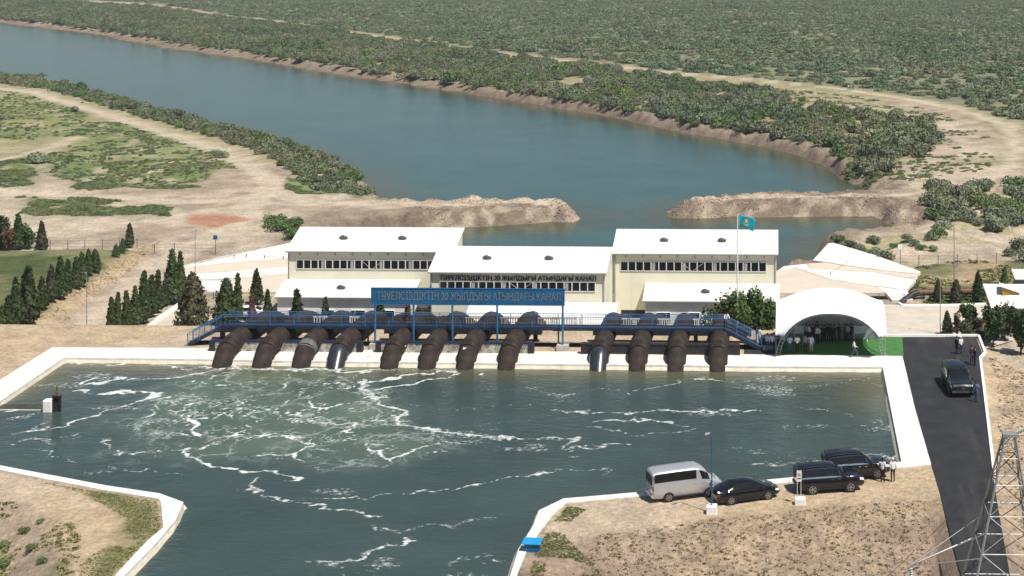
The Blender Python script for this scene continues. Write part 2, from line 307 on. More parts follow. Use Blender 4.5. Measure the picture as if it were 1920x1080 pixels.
def axis(parts):
    out = [parts[0][0]]
    for a, b, st in parts:
        n = max(1, int(round((b - a) / st))); out += list(np.linspace(a, b, n + 1)[1:])
    return np.array(out)
xs = axis([(-6000, -1500, 900), (-1500, -700, 60), (-700, -260, 8), (-260, -100, 2.2), (-100, 45, .55), (45, 150, 2.5), (150, 400, 12), (400, 1500, 100), (1500, 6000, 900)])
ys = axis([(10, 84, 3), (84, 162, .55), (162, 200, .9), (200, 290, .75), (290, 470, 2.2), (470, 1400, 9), (1400, 3000, 100), (3000, 9000, 1000)])
GX, GY = np.meshgrid(xs, ys); gx = GX.ravel(); gy = GY.ravel(); gzv = height(gx, gy)
nx, ny = len(xs), len(ys)
def ground_color(X, Y, Z):
    sand = np.array((.455, .38, .29)); dirt = np.array((.325, .26, .195)); dark = np.array((.19, .145, .11)); grass = np.array((.12, .17, .06)); dry = np.array((.34, .31, .17))
    lawn = np.array((.085, .115, .045)); straw = np.array((.50, .38, .24)); mauve = np.array((.325, .245, .185)); bushy = np.array((.15, .165, .10))
    n1 = fbm(X, Y, 14, 5, 31); n2 = fbm(X, Y, 3.5, 4, 37); n3 = fbm(X, Y, 45, 4, 41)
    def mix(C, c, w): return C + (np.asarray(c) - C) * np.clip(w, 0, 1)[:, None]
    C = np.tile(sand, (len(X), 1)); C = mix(C, dirt, sstep(.40, .62, n1) * .9); C = mix(C, dirt * .8, sstep(.52, .7, n2) * .45); C = mix(C, sand * 1.1, sstep(.48, .36, n2) * .5)
    # beyond the far track: scrub
    dr = sdist(X, Y, RES)
    tf = sdist(X, Y, TRACK_FAR, False)
    far = ((Y > np.interp(X, [p[0] for p in sorted(TRACK_FAR[:14])], [p[1] for p in sorted(TRACK_FAR[:14])])) & (Y > 300)) | (X > G(1930, 260, ZL)[0]) & (Y > 300)
    C = mix(C, bushy, far * sstep(1, 7, tf) * (.75 + .25 * n2)); C = mix(C, dry, far * sstep(.55, .75, n3) * .35)
    belt = (~far) & (Y > 300) & (dr > 4) & (X > -320)
    C = mix(C, dry * .8, belt * sstep(1.5, 4, tf) * (.55 + .45 * sstep(.35, .6, n2)) * sstep(G(1780, 230, ZL)[0], G(1620, 230, ZL)[0], X)); C = mix(C, dry * .85, (Y > 300) * sstep(7, 3, tf) * .55)
    for p in GREENS:
        d = sdist(X, Y, p) + 9 * (n1 - .5) + 5 * (n2 - .5); w = sstep(1.0, -1.2, d); C = mix(C, grass, w * sstep(.28, .5, n2) * .95); C = mix(C, dry, w * sstep(.5, .75, n3) * .5)
    for p in GREEN_R:
        d = sdist(X, Y, p) + 7 * (n1 - .5); w = sstep(1.0, -2, d); C = mix(C, dry, w * sstep(.4, .6, n2) * .7)
    d = sdist(X, Y, LAWN) + 2 * (n2 - .5); C = mix(C, lawn, sstep(.6, -.6, d)); C = mix(C, dry * .7, sstep(.6, -.6, d) * sstep(.4, .65, n1) * .75); C = mix(C, lawn * .7, sstep(.6, -.6, d) * sstep(.5, .7, n2) * .7)
    C = mix(C, straw * .85, sstep(.6, -.6, sdist(X, Y, SLOPE_L) + 2 * (n2 - .5)) * .8)
    d = sdist(X, Y, LAWN_R) + 3 * (n2 - .5); w = sstep(.6, -.6, d); C = mix(C, mix(np.tile(lawn, (len(X), 1)), straw * .7, sstep(.4, .6, n1)), w)
    # wet foot of the reservoir banks
    C = mix(C, dirt * .72, sstep(8, 4, dr) * (dr > 0) * (Y > 195) * .9); C = mix(C, dark, sstep(2.6, .9, dr + 1.5 * (n2 - .5)) * (Y > 195))
    sp = np.maximum(sstep(1.5, -1.5, sdist(X, Y, SPIT)), sstep(1.5, -1.5, sdist(X, Y, SPIT_R))); nf = fbm(X, Y, 2.4, 4, 91); fc = sp * sstep(8.5, 5.5, dr); C = mix(C, dirt * .74, fc * .85); C = mix(C, dark * .9, fc * sstep(.48, .62, nf) * .85); C = mix(C, sand * .95, fc * sstep(.47, .36, nf) * .6)
    for t, wd in ((TRACK_FAR, 2.0), (TRACK_L1, 3.0), (TRACK_L2, 3.0), (TRACK_L3, 3.5), (TRACK_L4, 1.6)):
        C = mix(C, sand * 1.06, sstep(wd, wd * .55, sdist(X, Y, t, False) + 1.5 * (n2 - .5)) * .95)
    red = GP([(355, 402), (450, 400), (470, 412), (400, 426), (352, 420)], ZL); C = mix(C, (.36, .17, .10), sstep(.5, -1.0, sdist(X, Y, red) + 2.5 * (n2 - .5)) * .85)
    # platform
    c = crest(X); upw = (Y < c).astype(float)
    C = mix(C, np.array((.48, .385, .285)), upw); C = mix(C, straw * .9, upw * sstep(.45, .65, n1) * .7); C = mix(C, dirt, upw * sstep(.55, .75, n2) * .4)
    dp = sdist(X, Y, POOL)
    gl = sdist(X, Y, GP([(80, 903), (200, 922), (296, 938), (304, 990), (215, 1078), (150, 1140), (170, 1060), (225, 1000), (225, 965), (150, 920)])) + 2.2 * (n2 - .5)
    C = mix(C, (.16, .165, .07), sstep(.5, -.5, gl) * sstep(.25, .5, n2) * .9)
    gr = sdist(X, Y, GP([(1062, 946), (1090, 955), (1050, 985), (1040, 1010), (1110, 1050), (1080, 1100), (968, 1100), (990, 1035)])) + 2.4 * (n2 - .5)
    C = mix(C, (.19, .18, .085), sstep(.5, -.5, gr) * sstep(.3, .55, n2) * .85)
    fd = Y - np.interp(X, [FSL[0][0] - 6, FSL[0][0], FSL[1][0], FSL[2][0], 40], [FSL[0][1] - 6, FSL[0][1], FSL[1][1], FSL[2][1], FSL[2][1]])
    fs = sstep(.6, -.8, fd + 2 * (n2 - .5)) * (X > -16) * (X < 20); C = mix(C, mauve, fs); C = mix(C, straw * .9, fs * sstep(.52, .66, n1) * .6); C = mix(C, dark * 1.3, fs * sstep(.55, .72, fbm(X, Y, 1.2, 3, 77)) * .7)
    C = mix(C, straw * .95, (X > G(1866, 880)[0]) * upw * .6); C = mix(C, dirt, (X > G(1866, 880)[0]) * upw * sstep(.5, .7, fbm(X, Y, 1.6, 3, 78)) * .7)
    lf = sdist(X, Y, GP([(-200, 930), (60, 950), (110, 1000), (130, 1090), (130, 1300), (-600, 1300)])); w = sstep(1, -1, lf); C = mix(C, dirt, w * .8); C = mix(C, (.13, .15, .06), w * sstep(.58, .72, n2) * .8)
    C = mix(C, dirt * .8, (dp < .3))
    return np.clip(C, 0, 1)
gcol = ground_color(gx, gy, gzv)
idx = np.arange(nx * ny).reshape(ny, nx)
quads = np.stack([idx[:-1, :-1], idx[:-1, 1:], idx[1:, 1:], idx[1:, :-1]], -1).reshape(-1, 4)
def fast_mesh(name, co, quads, attrs=None, smooth=True):
    me = bpy.data.meshes.new(name); n = len(co); me.vertices.add(n); me.vertices.foreach_set('co', np.asarray(co, np.float32).ravel())
    q = np.asarray(quads, np.int32); k = q.shape[1]; me.loops.add(q.size); me.loops.foreach_set('vertex_index', q.ravel())
    me.polygons.add(len(q)); me.polygons.foreach_set('loop_start', np.arange(0, q.size, k, dtype=np.int32)); me.polygons.foreach_set('loop_total', np.full(len(q), k, np.int32))
    me.polygons.foreach_set('use_smooth', np.full(len(q), smooth)); me.update(calc_edges=True); me.validate()
    for an, ty, arr in (attrs or []):
        a = me.attributes.new(an, ty, 'POINT')
        if ty == 'FLOAT_COLOR': a.data.foreach_set('color', np.concatenate([arr, np.ones((n, 1))], 1).astype(np.float32).ravel())
        else: a.data.foreach_set('value', np.asarray(arr, np.float32))
    return me
def ground_material():
    m = bpy.data.materials.new('ground_soil'); m.use_nodes = True; N = m.node_tree.nodes; L = m.node_tree.links; b = N['Principled BSDF']
    b.inputs['Roughness'].default_value = .95; b.inputs['Specular IOR Level'].default_value = .1
    at = N.new('ShaderNodeAttribute'); at.attribute_name = 'Col'
    geo = N.new('ShaderNodeNewGeometry')
    prev = at.outputs['Color']
    for sc, lo, hi in ((.35, .72, 1.25), (2.2, .66, 1.3), (7.0, .8, 1.18)):
        nz = N.new('ShaderNodeTexNoise'); nz.inputs['Scale'].default_value = sc; nz.inputs['Detail'].default_value = 6; nz.inputs['Roughness'].default_value = .7
        L.new(geo.outputs['Position'], nz.inputs['Vector']); mr = N.new('ShaderNodeMapRange'); mr.inputs[1].default_value = .3; mr.inputs[2].default_value = .7; mr.inputs[3].default_value = lo; mr.inputs[4].default_value = hi
        L.new(nz.outputs[0], mr.inputs[0]); mx = N.new('ShaderNodeMix'); mx.data_type = 'RGBA'; mx.blend_type = 'MULTIPLY'; mx.inputs[0].default_value = 1
        L.new(prev, mx.inputs[6]); L.new(mr.outputs[0], mx.inputs[7]); prev = mx.outputs[2]
    L.new(prev, b.inputs['Base Color'])
    nz = N.new('ShaderNodeTexNoise'); nz.inputs['Scale'].default_value = 2.5; nz.inputs['Detail'].default_value = 7; nz.inputs['Roughness'].default_value = .7; L.new(geo.outputs['Position'], nz.inputs['Vector'])
    bp = N.new('ShaderNodeBump'); bp.inputs['Strength'].default_value = .9; bp.inputs['Distance'].default_value = .25; L.new(nz.outputs[0], bp.inputs['Height']); L.new(bp.outputs[0], b.inputs['Normal'])
    return m
M_GROUND = ground_material()
gm = fast_mesh('ground', np.stack([gx, gy, gzv], 1), quads, [('Col', 'FLOAT_COLOR', gcol)])
ground = struct(link('ground', gm, M_GROUND))

# ------------------------------------------------------------------ water
def water_material(name, base, wave, foam=False, rough=.06, wdist=.06):
    m = bpy.data.materials.new(name); m.use_nodes = True; N = m.node_tree.nodes; L = m.node_tree.links; b = N['Principled BSDF']
    b.inputs['IOR'].default_value = 1.33; b.inputs['Specular IOR Level'].default_value = .30; b.inputs['Roughness'].default_value = rough
    geo = N.new('ShaderNodeNewGeometry'); mp = N.new('ShaderNodeMapping'); mp.inputs['Scale'].default_value = (.8, 1.25, 1); L.new(geo.outputs['Position'], mp.inputs[0])
    n1 = N.new('ShaderNodeTexNoise'); n1.inputs['Scale'].default_value = wave; n1.inputs['Detail'].default_value = 5; n1.inputs['Roughness'].default_value = .6; L.new(mp.outputs[0], n1.inputs['Vector'])
    bp = N.new('ShaderNodeBump'); bp.inputs['Strength'].default_value = .55; bp.inputs['Distance'].default_value = wdist; L.new(n1.outputs[0], bp.inputs['Height']); L.new(bp.outputs[0], b.inputs['Normal'])
    at = N.new('ShaderNodeAttribute'); at.attribute_name = 'Col'
    n2 = N.new('ShaderNodeTexNoise'); n2.inputs['Scale'].default_value = .09; n2.inputs['Detail'].default_value = 4; L.new(geo.outputs['Position'], n2.inputs['Vector'])
    mr = N.new('ShaderNodeMapRange'); mr.inputs[1].default_value = .3; mr.inputs[2].default_value = .7; mr.inputs[3].default_value = .85; mr.inputs[4].default_value = 1.15; L.new(n2.outputs[0], mr.inputs[0])
    mx = N.new('ShaderNodeMix'); mx.data_type = 'RGBA'; mx.blend_type = 'MULTIPLY'; mx.inputs[0].default_value = 1; L.new(at.outputs['Color'], mx.inputs[6]); L.new(mr.outputs[0], mx.inputs[7]); col = mx.outputs[2]
    if foam:
        af = N.new('ShaderNodeAttribute'); af.attribute_name = 'foam'; ab = N.new('ShaderNodeAttribute'); ab.attribute_name = 'boil'
        # thin web of foam in the upwelling
        wn1 = N.new('ShaderNodeTexNoise'); wn1.inputs['Scale'].default_value = .45; wn1.inputs['Detail'].default_value = 5; L.new(geo.outputs['Position'], wn1.inputs['Vector'])
        vm = N.new('ShaderNodeVectorMath'); vm.operation = 'SCALE'; vm.inputs['Scale'].default_value = 4.5; L.new(wn1.outputs['Color'], vm.inputs[0])
        va = N.new('ShaderNodeVectorMath'); va.operation = 'ADD'; L.new(geo.outputs['Position'], va.inputs[0]); L.new(vm.outputs[0], va.inputs[1])
        webs = []
        for sc, wdt in ((.20, .055), (.42, .05)):
            vo = N.new('ShaderNodeTexVoronoi'); vo.feature = 'DISTANCE_TO_EDGE'; vo.inputs['Scale'].default_value = sc; L.new(va.outputs[0], vo.inputs['Vector'])
            r = N.new('ShaderNodeMapRange'); r.inputs[1].default_value = wdt; r.inputs[2].default_value = .005; r.inputs[3].default_value = 0; r.inputs[4].default_value = .35; L.new(vo.outputs['Distance'], r.inputs[0]); webs.append(r)
        ws = N.new('ShaderNodeMath'); ws.operation = 'MAXIMUM'; L.new(webs[0].outputs[0], ws.inputs[0]); L.new(webs[1].outputs[0], ws.inputs[1])
        pn = N.new('ShaderNodeTexNoise'); pn.inputs['Scale'].default_value = .35; pn.inputs['Detail'].default_value = 3; L.new(geo.outputs['Position'], pn.inputs['Vector'])
        pr = N.new('ShaderNodeMapRange'); pr.inputs[1].default_value = .42; pr.inputs[2].default_value = .60; L.new(pn.outputs[0], pr.inputs[0])
        w2 = N.new('ShaderNodeMath'); w2.operation = 'MULTIPLY'; L.new(ws.outputs[0], w2.inputs[0]); L.new(ab.outputs['Fac'], w2.inputs[1])
        w3 = N.new('ShaderNodeMath'); w3.operation = 'MULTIPLY'; L.new(w2.outputs[0], w3.inputs[0]); L.new(pr.outputs[0], w3.inputs[1])
        fn = N.new('ShaderNodeTexNoise'); fn.inputs['Scale'].default_value = 2.6; fn.inputs['Detail'].default_value = 8; fn.inputs['Roughness'].default_value = .75; L.new(mp.outputs[0], fn.inputs['Vector'])
        fr = N.new('ShaderNodeMath'); fr.operation = 'SUBTRACT'; L.new(af.outputs['Fac'], fr.inputs[0])
        f0 = N.new('ShaderNodeMapRange'); f0.inputs[1].default_value = .3; f0.inputs[2].default_value = .7; f0.inputs[3].default_value = .05; f0.inputs[4].default_value = .97; L.new(fn.outputs[0], f0.inputs[0]); L.new(f0.outputs[0], fr.inputs[1])
        f2 = N.new('ShaderNodeMapRange'); f2.inputs[1].default_value = -.05; f2.inputs[2].default_value = .30; L.new(fr.outputs[0], f2.inputs[0])
        fz = N.new('ShaderNodeMath'); fz.operation = 'MULTIPLY'; L.new(f2.outputs[0], fz.inputs[0])
        fg = N.new('ShaderNodeMapRange'); fg.inputs[1].default_value = .02; fg.inputs[2].default_value = .12; L.new(af.outputs['Fac'], fg.inputs[0]); L.new(fg.outputs[0], fz.inputs[1])
        fm = N.new('ShaderNodeMath'); fm.operation = 'MAXIMUM'; fm.use_clamp = True; L.new(fz.outputs[0], fm.inputs[0]); L.new(w3.outputs[0], fm.inputs[1])
        m2 = N.new('ShaderNodeMix'); m2.data_type = 'RGBA'; L.new(fm.outputs[0], m2.inputs[0]); L.new(col, m2.inputs[6]); m2.inputs[7].default_value = (.62, .65, .62, 1); col = m2.outputs[2]
        rr = N.new('ShaderNodeMapRange'); rr.inputs[3].default_value = rough; rr.inputs[4].default_value = .85; L.new(fm.outputs[0], rr.inputs[0]); L.new(rr.outputs[0], b.inputs['Roughness'])
    L.new(col, b.inputs['Base Color'])
    return m
def grid_sheet(x0, x1, y0, y1, st, z):
    X, Y = np.meshgrid(np.arange(x0, x1 + st, st), np.arange(y0, y1 + st, st)); h, w = X.shape
    i = np.arange(h * w).reshape(h, w); q = np.stack([i[:-1, :-1], i[:-1, 1:], i[1:, 1:], i[1:, :-1]], -1).reshape(-1, 4)
    return X.ravel(), Y.ravel(), q
# reservoir
rx, ry, rq = grid_sheet(-900, 130, 160, 1400, 5.0, ZR)
keep = sdist(rx, ry, RES) < 9
rq = rq[keep[rq].all(1)]; used = np.unique(rq); mp_ = np.full(len(rx), -1); mp_[used] = np.arange(len(used)); rq = mp_[rq]; rx = rx[used]; ry = ry[used]
dres = -sdist(rx, ry, RES)
rcol = np.array((.032, .083, .077)) + (np.array((.060, .064, .034)) - np.array((.032, .083, .077))) * sstep(14, 0, dres)[:, None]
res = struct(link('reservoir_water', fast_mesh('reservoir_water', np.stack([rx, ry, np.full(len(rx), ZR)], 1), rq, [('Col', 'FLOAT_COLOR', rcol)]), water_material('reservoir_water', None, .9, rough=.12, wdist=.10)))
# pool
px_, py_, pq = grid_sheet(-92, 14, 86, 143.2, .17, ZW)
dpool = sdist(px_, py_, POOL); keep = dpool < .9
pq = pq[keep[pq].all(1)]; used = np.unique(pq); mp_ = np.full(len(px_), -1); mp_[used] = np.arange(len(used)); pq = mp_[pq]; px_ = px_[used]; py_ = py_[used]; dpool = -dpool[used]
wx = px_ + 2.4 * (fbm(px_, py_, 4.0, 4, 101) - .5) + 1.3 * (fbm(px_, py_, .9, 3, 103) - .5); wy = py_ + 2.8 * (fbm(px_, py_, 4.0, 4, 102) - .5) + 1.5 * (fbm(px_, py_, .9, 3, 104) - .5)
FOAM = [  # (points, half width m, strength)
 ([(356, 842), (362, 860), (395, 876), (420, 886), (480, 890), (572, 903)], .42, 1.0), ([(360, 848), (400, 838), (460, 820), (525, 813), (560, 820)], .28, .85),
 ([(684, 712), (690, 735), (715, 755), (742, 778), (775, 796), (830, 808), (900, 818), (960, 826)], .55, .85), ([(684, 722), (700, 713), (760, 706), (858, 699), (872, 705), (800, 716), (745, 722), (692, 732)], .38, 1.0),
 ([(136, 722), (165, 713), (236, 711), (200, 717), (150, 724)], .40, 1.0), ([(130, 738), (150, 732), (160, 742)], .4, .6), ([(240, 713), (290, 709), (352, 701), (420, 692), (500, 688), (600, 690)], .34, .85),
 ([(60, 806), (130, 800), (160, 785), (205, 768), (285, 750), (296, 742), (270, 736), (225, 733), (200, 738)], .40, .85), ([(190, 738), (215, 735), (245, 738)], .5, .9),
 ([(20, 815), (70, 800), (105, 792)], .5, .5), ([(40, 828), (80, 822), (90, 835)], .5, .5), ([(0, 770), (40, 769), (84, 771)], .35, 1.0), ([(0, 790), (40, 783), (60, 778)], .5, .5),
 ([(310, 754), (420, 757), (470, 772), (560, 790), (640, 795), (700, 790), (745, 783)], .16, .8), ([(430, 762), (500, 738), (590, 726), (640, 722), (670, 730)], .16, .8), ([(560, 795), (520, 780), (510, 770), (545, 750)], .16, .7),
 ([(560, 820), (650, 828), (690, 838), (760, 845), (850, 848)], .16, .75), ([(180, 824), (205, 838), (240, 850), (330, 846), (380, 840)], .28, .75), ([(0, 834), (50, 842), (120, 856), (200, 868), (260, 880), (345, 892)], .22, .55),
 ([(300, 760), (340, 778), (360, 798)], .2, .7), ([(360, 820), (300, 815), (290, 800)], .16, .6), ([(470, 905), (530, 935), (570, 942), (612, 958), (692, 966)], .38, .7), ([(560, 930), (690, 930), (790, 925), (880, 912), (960, 897), (1090, 880)], .28, .6),
 ([(598, 1055), (660, 1045), (740, 1024), (760, 1010)], .5, .55), ([(640, 1075), (720, 1060)], .5, .35), ([(700, 985), (760, 1000), (880, 980), (960, 960)], .6, .38), ([(860, 1060), (900, 1040), (950, 1050)], .6, .4),
 ([(1035, 770), (1100, 772), (1180, 776), (1240, 770), (1320, 772), (1420, 770)], .4, .7), ([(1120, 790), (1160, 786), (1260, 790), (1290, 795)], .35, .7), ([(1120, 798), (1160, 808), (1200, 816), (1270, 810), (1310, 802)], .35, .55),
 ([(940, 822), (1000, 825), (1090, 822), (1060, 842), (1130, 836), (1170, 832)], .45, .55), ([(1060, 843), (1090, 840)], .4, .6), ([(1030, 742), (1110, 735), (1190, 730), (1260, 718), (1330, 714), (1420, 713)], .3, .5), ([(1400, 720), (1500, 722), (1600, 712), (1640, 706)], .5, .4),
 ([(1420, 868), (1480, 872), (1560, 858), (1640, 850), (1680, 858)], .9, .48), ([(1500, 765), (1560, 770), (1600, 780)], .5, .38), ([(1600, 800), (1650, 790), (1660, 760)], .6, .36), ([(1080, 885), (1150, 880), (1140, 892)], .5, .4),
 ([(120, 683), (300, 684), (380, 687), (520, 690), (690, 692), (760, 690), (880, 694)], .45, .62), ([(780, 812), (850, 800), (930, 790), (1010, 785)], .6, .3), ([(740, 760), (850, 765), (960, 760), (1060, 755)], .6, .28), ([(600, 690), (690, 695)], .5, .7)]
foam = np.zeros(len(px_))
for pts, wd, st in FOAM:
    st = min(1.0, st * (1.35 if st < .75 else 1.1))
    pl = GP(pts, ZW); d = sdist(wx, wy, pl, False); foam = np.maximum(foam, st * np.exp(-(d / (wd * .68)) ** 2) * (.58 + .55 * fbm(px_, py_, 2.5, 3, 7)))
    foam = np.maximum(foam, .42 * st * np.exp(-(d / (wd * 2.6)) ** 2) * sstep(.45, .7, fbm(px_, py_, 1.6, 3, 9)))
# lacework between the upwelling cells
SEEDS = [G(x, y, ZW)[:2] for x, y in ((400, 742), (468, 704), (556, 752), (640, 742), (600, 703), (692, 772), (480, 832), (640, 852), (742, 828), (330, 802), (262, 832), (300, 728), (395, 800), (556, 806), (345, 706), (210, 800), (520, 872), (830, 846), (700, 806))]
lx = px_ + 4.2 * (fbm(px_, py_, 5.0, 4, 131) - .5) + 1.1 * (fbm(px_, py_, 1.1, 3, 133) - .5); ly = py_ + 4.2 * (fbm(px_, py_, 5.0, 4, 132) - .5) + 1.1 * (fbm(px_, py_, 1.1, 3, 134) - .5)
DS = np.stack([np.hypot(lx - a, (ly - b) * 1.25) for a, b in SEEDS], 0); o_ = np.argsort(DS, 0)[:2]; f1 = np.take_along_axis(DS, o_[:1], 0)[0]; f2 = np.take_along_axis(DS, o_[1:2], 0)[0]
sx_ = np.array([a for a, b in SEEDS])[o_[0]]; sy_ = np.array([b for a, b in SEEDS])[o_[0]]; ang = np.arctan2(ly - sy_, lx - sx_)
BOIL = GP([(300, 700), (450, 690), (650, 688), (720, 720), (760, 780), (880, 850), (600, 885), (380, 872), (180, 852), (170, 800), (290, 760)], ZW)
boil = sstep(1.5, -2.5, sdist(px_, py_, BOIL) + 5 * (fbm(px_, py_, 6, 3, 55) - .5))
edge = np.exp(-((f2 - f1) / .30) ** 2) * sstep(.36, .62, fbm(px_, py_, 3.0, 3, 141))
rn = vnoise(ang * 9 + o_[0] * 13.7, f1 * .55, 151); rn2 = vnoise(ang * 21 + o_[0] * 7.1, f1 * .9, 152)
fil = np.maximum(sstep(.86, .99, 1 - np.abs(2 * rn - 1)), .8 * sstep(.88, 1.0, 1 - np.abs(2 * rn2 - 1))) * sstep(.3, .62, fbm(px_, py_, 2.2, 3, 155)) * sstep(1.0, 3.0, f1)
foam = np.maximum(foam, boil * np.maximum(1.0 * edge, .95 * fil))
for px0 in (412, 488, 563, 628, 730, 801):
    p = G(px0, 692, ZW); d = np.hypot((px_ - p[0]) / 1.7, (py_ - p[1]) / 1.0); foam = np.maximum(foam, .75 * np.exp(-d ** 2) * (.4 + .8 * fbm(px_, py_, .8, 3, 161)))
foam = np.maximum(foam, .46 * sstep(.58, .78, fbm(px_ * .5, py_, 3.2, 4, 201)))
cores = np.zeros(len(px_))
for (x, y, r) in ((560, 760, 6.0), (680, 770, 5.0), (400, 745, 4.5), (600, 705, 5), (460, 705, 4.5), (480, 830, 5), (720, 830, 4)):
    p = G(x, y, ZW); cores = np.maximum(cores, np.exp(-(((px_ - p[0]) / r) ** 2 + ((py_ - p[1]) / (r * .55)) ** 2)))
deep = np.array((.038, .060, .055)); green = np.array((.095, .130, .092)); shore = np.array((.10, .095, .05))
pc = deep + (green - deep) * np.clip(boil * (.35 + .65 * fbm(px_, py_, 4, 3, 61)) * .75 + cores * .4, 0, 1)[:, None]
pc = pc + (shore - pc) * (sstep(6.5, .2, dpool) * sstep(124, 136, py_) * .8)[:, None]
pwz = ZW + .10 * (fbm(px_, py_, 1.6, 3, 71) - .5) * (.4 + boil) + .10 * boil * (fbm(px_, py_, 4, 2, 73) - .4)
pool = struct(link('pool_water', fast_mesh('pool_water', np.stack([px_, py_, pwz], 1), pq, [('Col', 'FLOAT_COLOR', pc), ('foam', 'FLOAT', foam), ('boil', 'FLOAT', boil)]), water_material('pool_water', None, 1.3, True, rough=.08, wdist=.17)))

# ------------------------------------------------------------------ concrete lining of the pool, slab by slab
def lining(name, st, seg):
    root = bpy.data.objects.new(name, None); COL.objects.link(root); root['kind'] = 'structure'
    W = [(Vector(G(*a, 0)), Vector(G(*b, 0))) for a, b in st]
    for i in range(len(W) - 1):
        (a0, b0), (a1, b1) = W[i], W[i + 1]; L = max((a1 - a0).length, (b1 - b0).length); n = max(1, int(round(L / seg)))
        for k in range(n):
            g = .010 / max(.3, L / n); t0, t1 = k / n + g / n, (k + 1) / n - g / n
            I0, I1, O0, O1 = a0.lerp(a1, t0), a0.lerp(a1, t1), b0.lerp(b1, t0), b0.lerp(b1, t1)
            d0 = (I0 - O0).normalized(); d1 = (I1 - O1).normalized(); dz = rng.uniform(-.012, .012)
            mb = MB(); zt = .055 + dz
            T = [I0 + Vector((0, 0, zt - .02)), I1 + Vector((0, 0, zt - .02)), O1 + Vector((0, 0, zt)), O0 + Vector((0, 0, zt))]
            Bm = [I0 + d0 * .02 + Vector((0, 0, -.35)), I1 + d1 * .02 + Vector((0, 0, -.35)), O1 + Vector((0, 0, -.35)), O0 + Vector((0, 0, -.35))]
            mb.hexa(Bm, T); o = mb.build('concrete_slab', M_CONC, root)
            # wet sloping foot of the slab
            s0 = [I0 + d0 * .03 + Vector((0, 0, -.14)), I1 + d1 * .03 + Vector((0, 0, -.14)), I1 + d1 * 1.0 + Vector((0, 0, -1.15)), I0 + d0 * 1.0 + Vector((0, 0, -1.15))]
            m2 = MB(); m2.add([tuple(v) for v in s0] + [tuple(v - Vector((0, 0, .12))) for v in s0], [(0, 1, 2, 3), (7, 6, 5, 4), (0, 4, 5, 1), (1, 5, 6, 2), (2, 6, 7, 3), (3, 7, 4, 0)]); m2.build('wet_slab_foot', M_WET, root)
    return root
lining('pool_bank', LIN_A, 7.5); lining('channel_bank_right', LIN_B, 7.0); lining('channel_bank_left', LIN_C, 7.0)

# ------------------------------------------------------------------ road, plaza, parking, aprons
def sheet(name, pts, m, Z=0.0, parent=None, thick=None):
    mb = MB(); P = [Vector((*p, Z)) for p in pts]; n = len(P)
    if thick is None: mb.add(P, [tuple(range(n))])
    else: mb.add(P + [p - Vector((0, 0, thick)) for p in P], [tuple(range(n)), tuple(range(2 * n - 1, n - 1, -1))] + [(i, i + n, (i + 1) % n + n, (i + 1) % n) for i in range(n)])
    me = mb.mesh(name); bm = bmesh.new(); bm.from_mesh(me); bmesh.ops.triangulate(bm, faces=[f for f in bm.faces if len(f.verts) > 4]); bmesh.ops.recalc_face_normals(bm, faces=bm.faces)
    if thick is None:
        for f in bm.faces:
            if f.normal.z < 0: f.normal_flip()
    bm.to_mesh(me); bm.free(); return link(name, me, m, parent)
struct(sheet('road', ROAD, M_ASPH, .012))
struct(sheet('plaza', PLAZA, M_ASPH, .006))
def kerb(name, pts, w, h, z=0.0, m=M_LANE):
    root = bpy.data.objects.new(name, None); COL.objects.link(root); root['kind'] = 'structure'
    P = [Vector(p) for p in pts]
    for a, b in zip(P[:-1], P[1:]):
        n = max(1, int(round((b - a).length / 3.0))); d = (b - a).normalized(); s = Vector((-d.y, d.x, 0)) * w / 2
        for k in range(n):
            p, q = a.lerp(b, k / n) + d * .006, a.lerp(b, (k + 1) / n) - d * .006; mb = MB()
            mb.hexa([p - s, q - s, q + s, p + s], [v + Vector((0, 0, h)) for v in (p - s * .85, q - s * .85, q + s * .85, p + s * .85)]); mb.build('kerb_stone', m, root)
    return root
kerb('road_kerb', [G(x, y, -.05) for x, y in [(1835, 631), (1847, 663), (1838, 673), (1850, 770), (1861, 862), (1864, 890)]], .26, .2)
kerb('plaza_kerb', [G(x, y, -.05) for x, y in [(1660, 630.5), (1833, 630.5)]], .26, .2)
struct(sheet('parking', GP([(1640, 573), (1850, 573), (1900, 640), (1700, 700), (1440, 700), (1440, 600)], ZL), M_PARK, ZL + .12))
kerb('parking_kerb', [G(x, y, ZL) for x, y in [(1684, 570), (1692, 575), (1772, 575), (1860, 572)]], .35, .28)
def apron(name, pts):                     # picture points with their own heights
    root = bpy.data.objects.new(name, None); COL.objects.link(root); root['kind'] = 'structure'
    for poly, m in pts:
        mb = MB(); P = [Vector(G(*p)) for p in poly]; n = len(P)
        mb.add(P + [p - Vector((0, 0, .4)) for p in P], [tuple(range(n)), tuple(range(2 * n - 1, n - 1, -1))] + [(i, i + n, (i + 1) % n + n, (i + 1) % n) for i in range(n)])
        me = mb.mesh('apron_slab'); bm = bmesh.new(); bm.from_mesh(me); bmesh.ops.triangulate(bm, faces=[f for f in bm.faces if len(f.verts) > 4]); bmesh.ops.recalc_face_normals(bm, faces=bm.faces); bm.to_mesh(me); bm.free()
        link('apron_slab', me, m, root)
    return root
z0 = ZL + .3
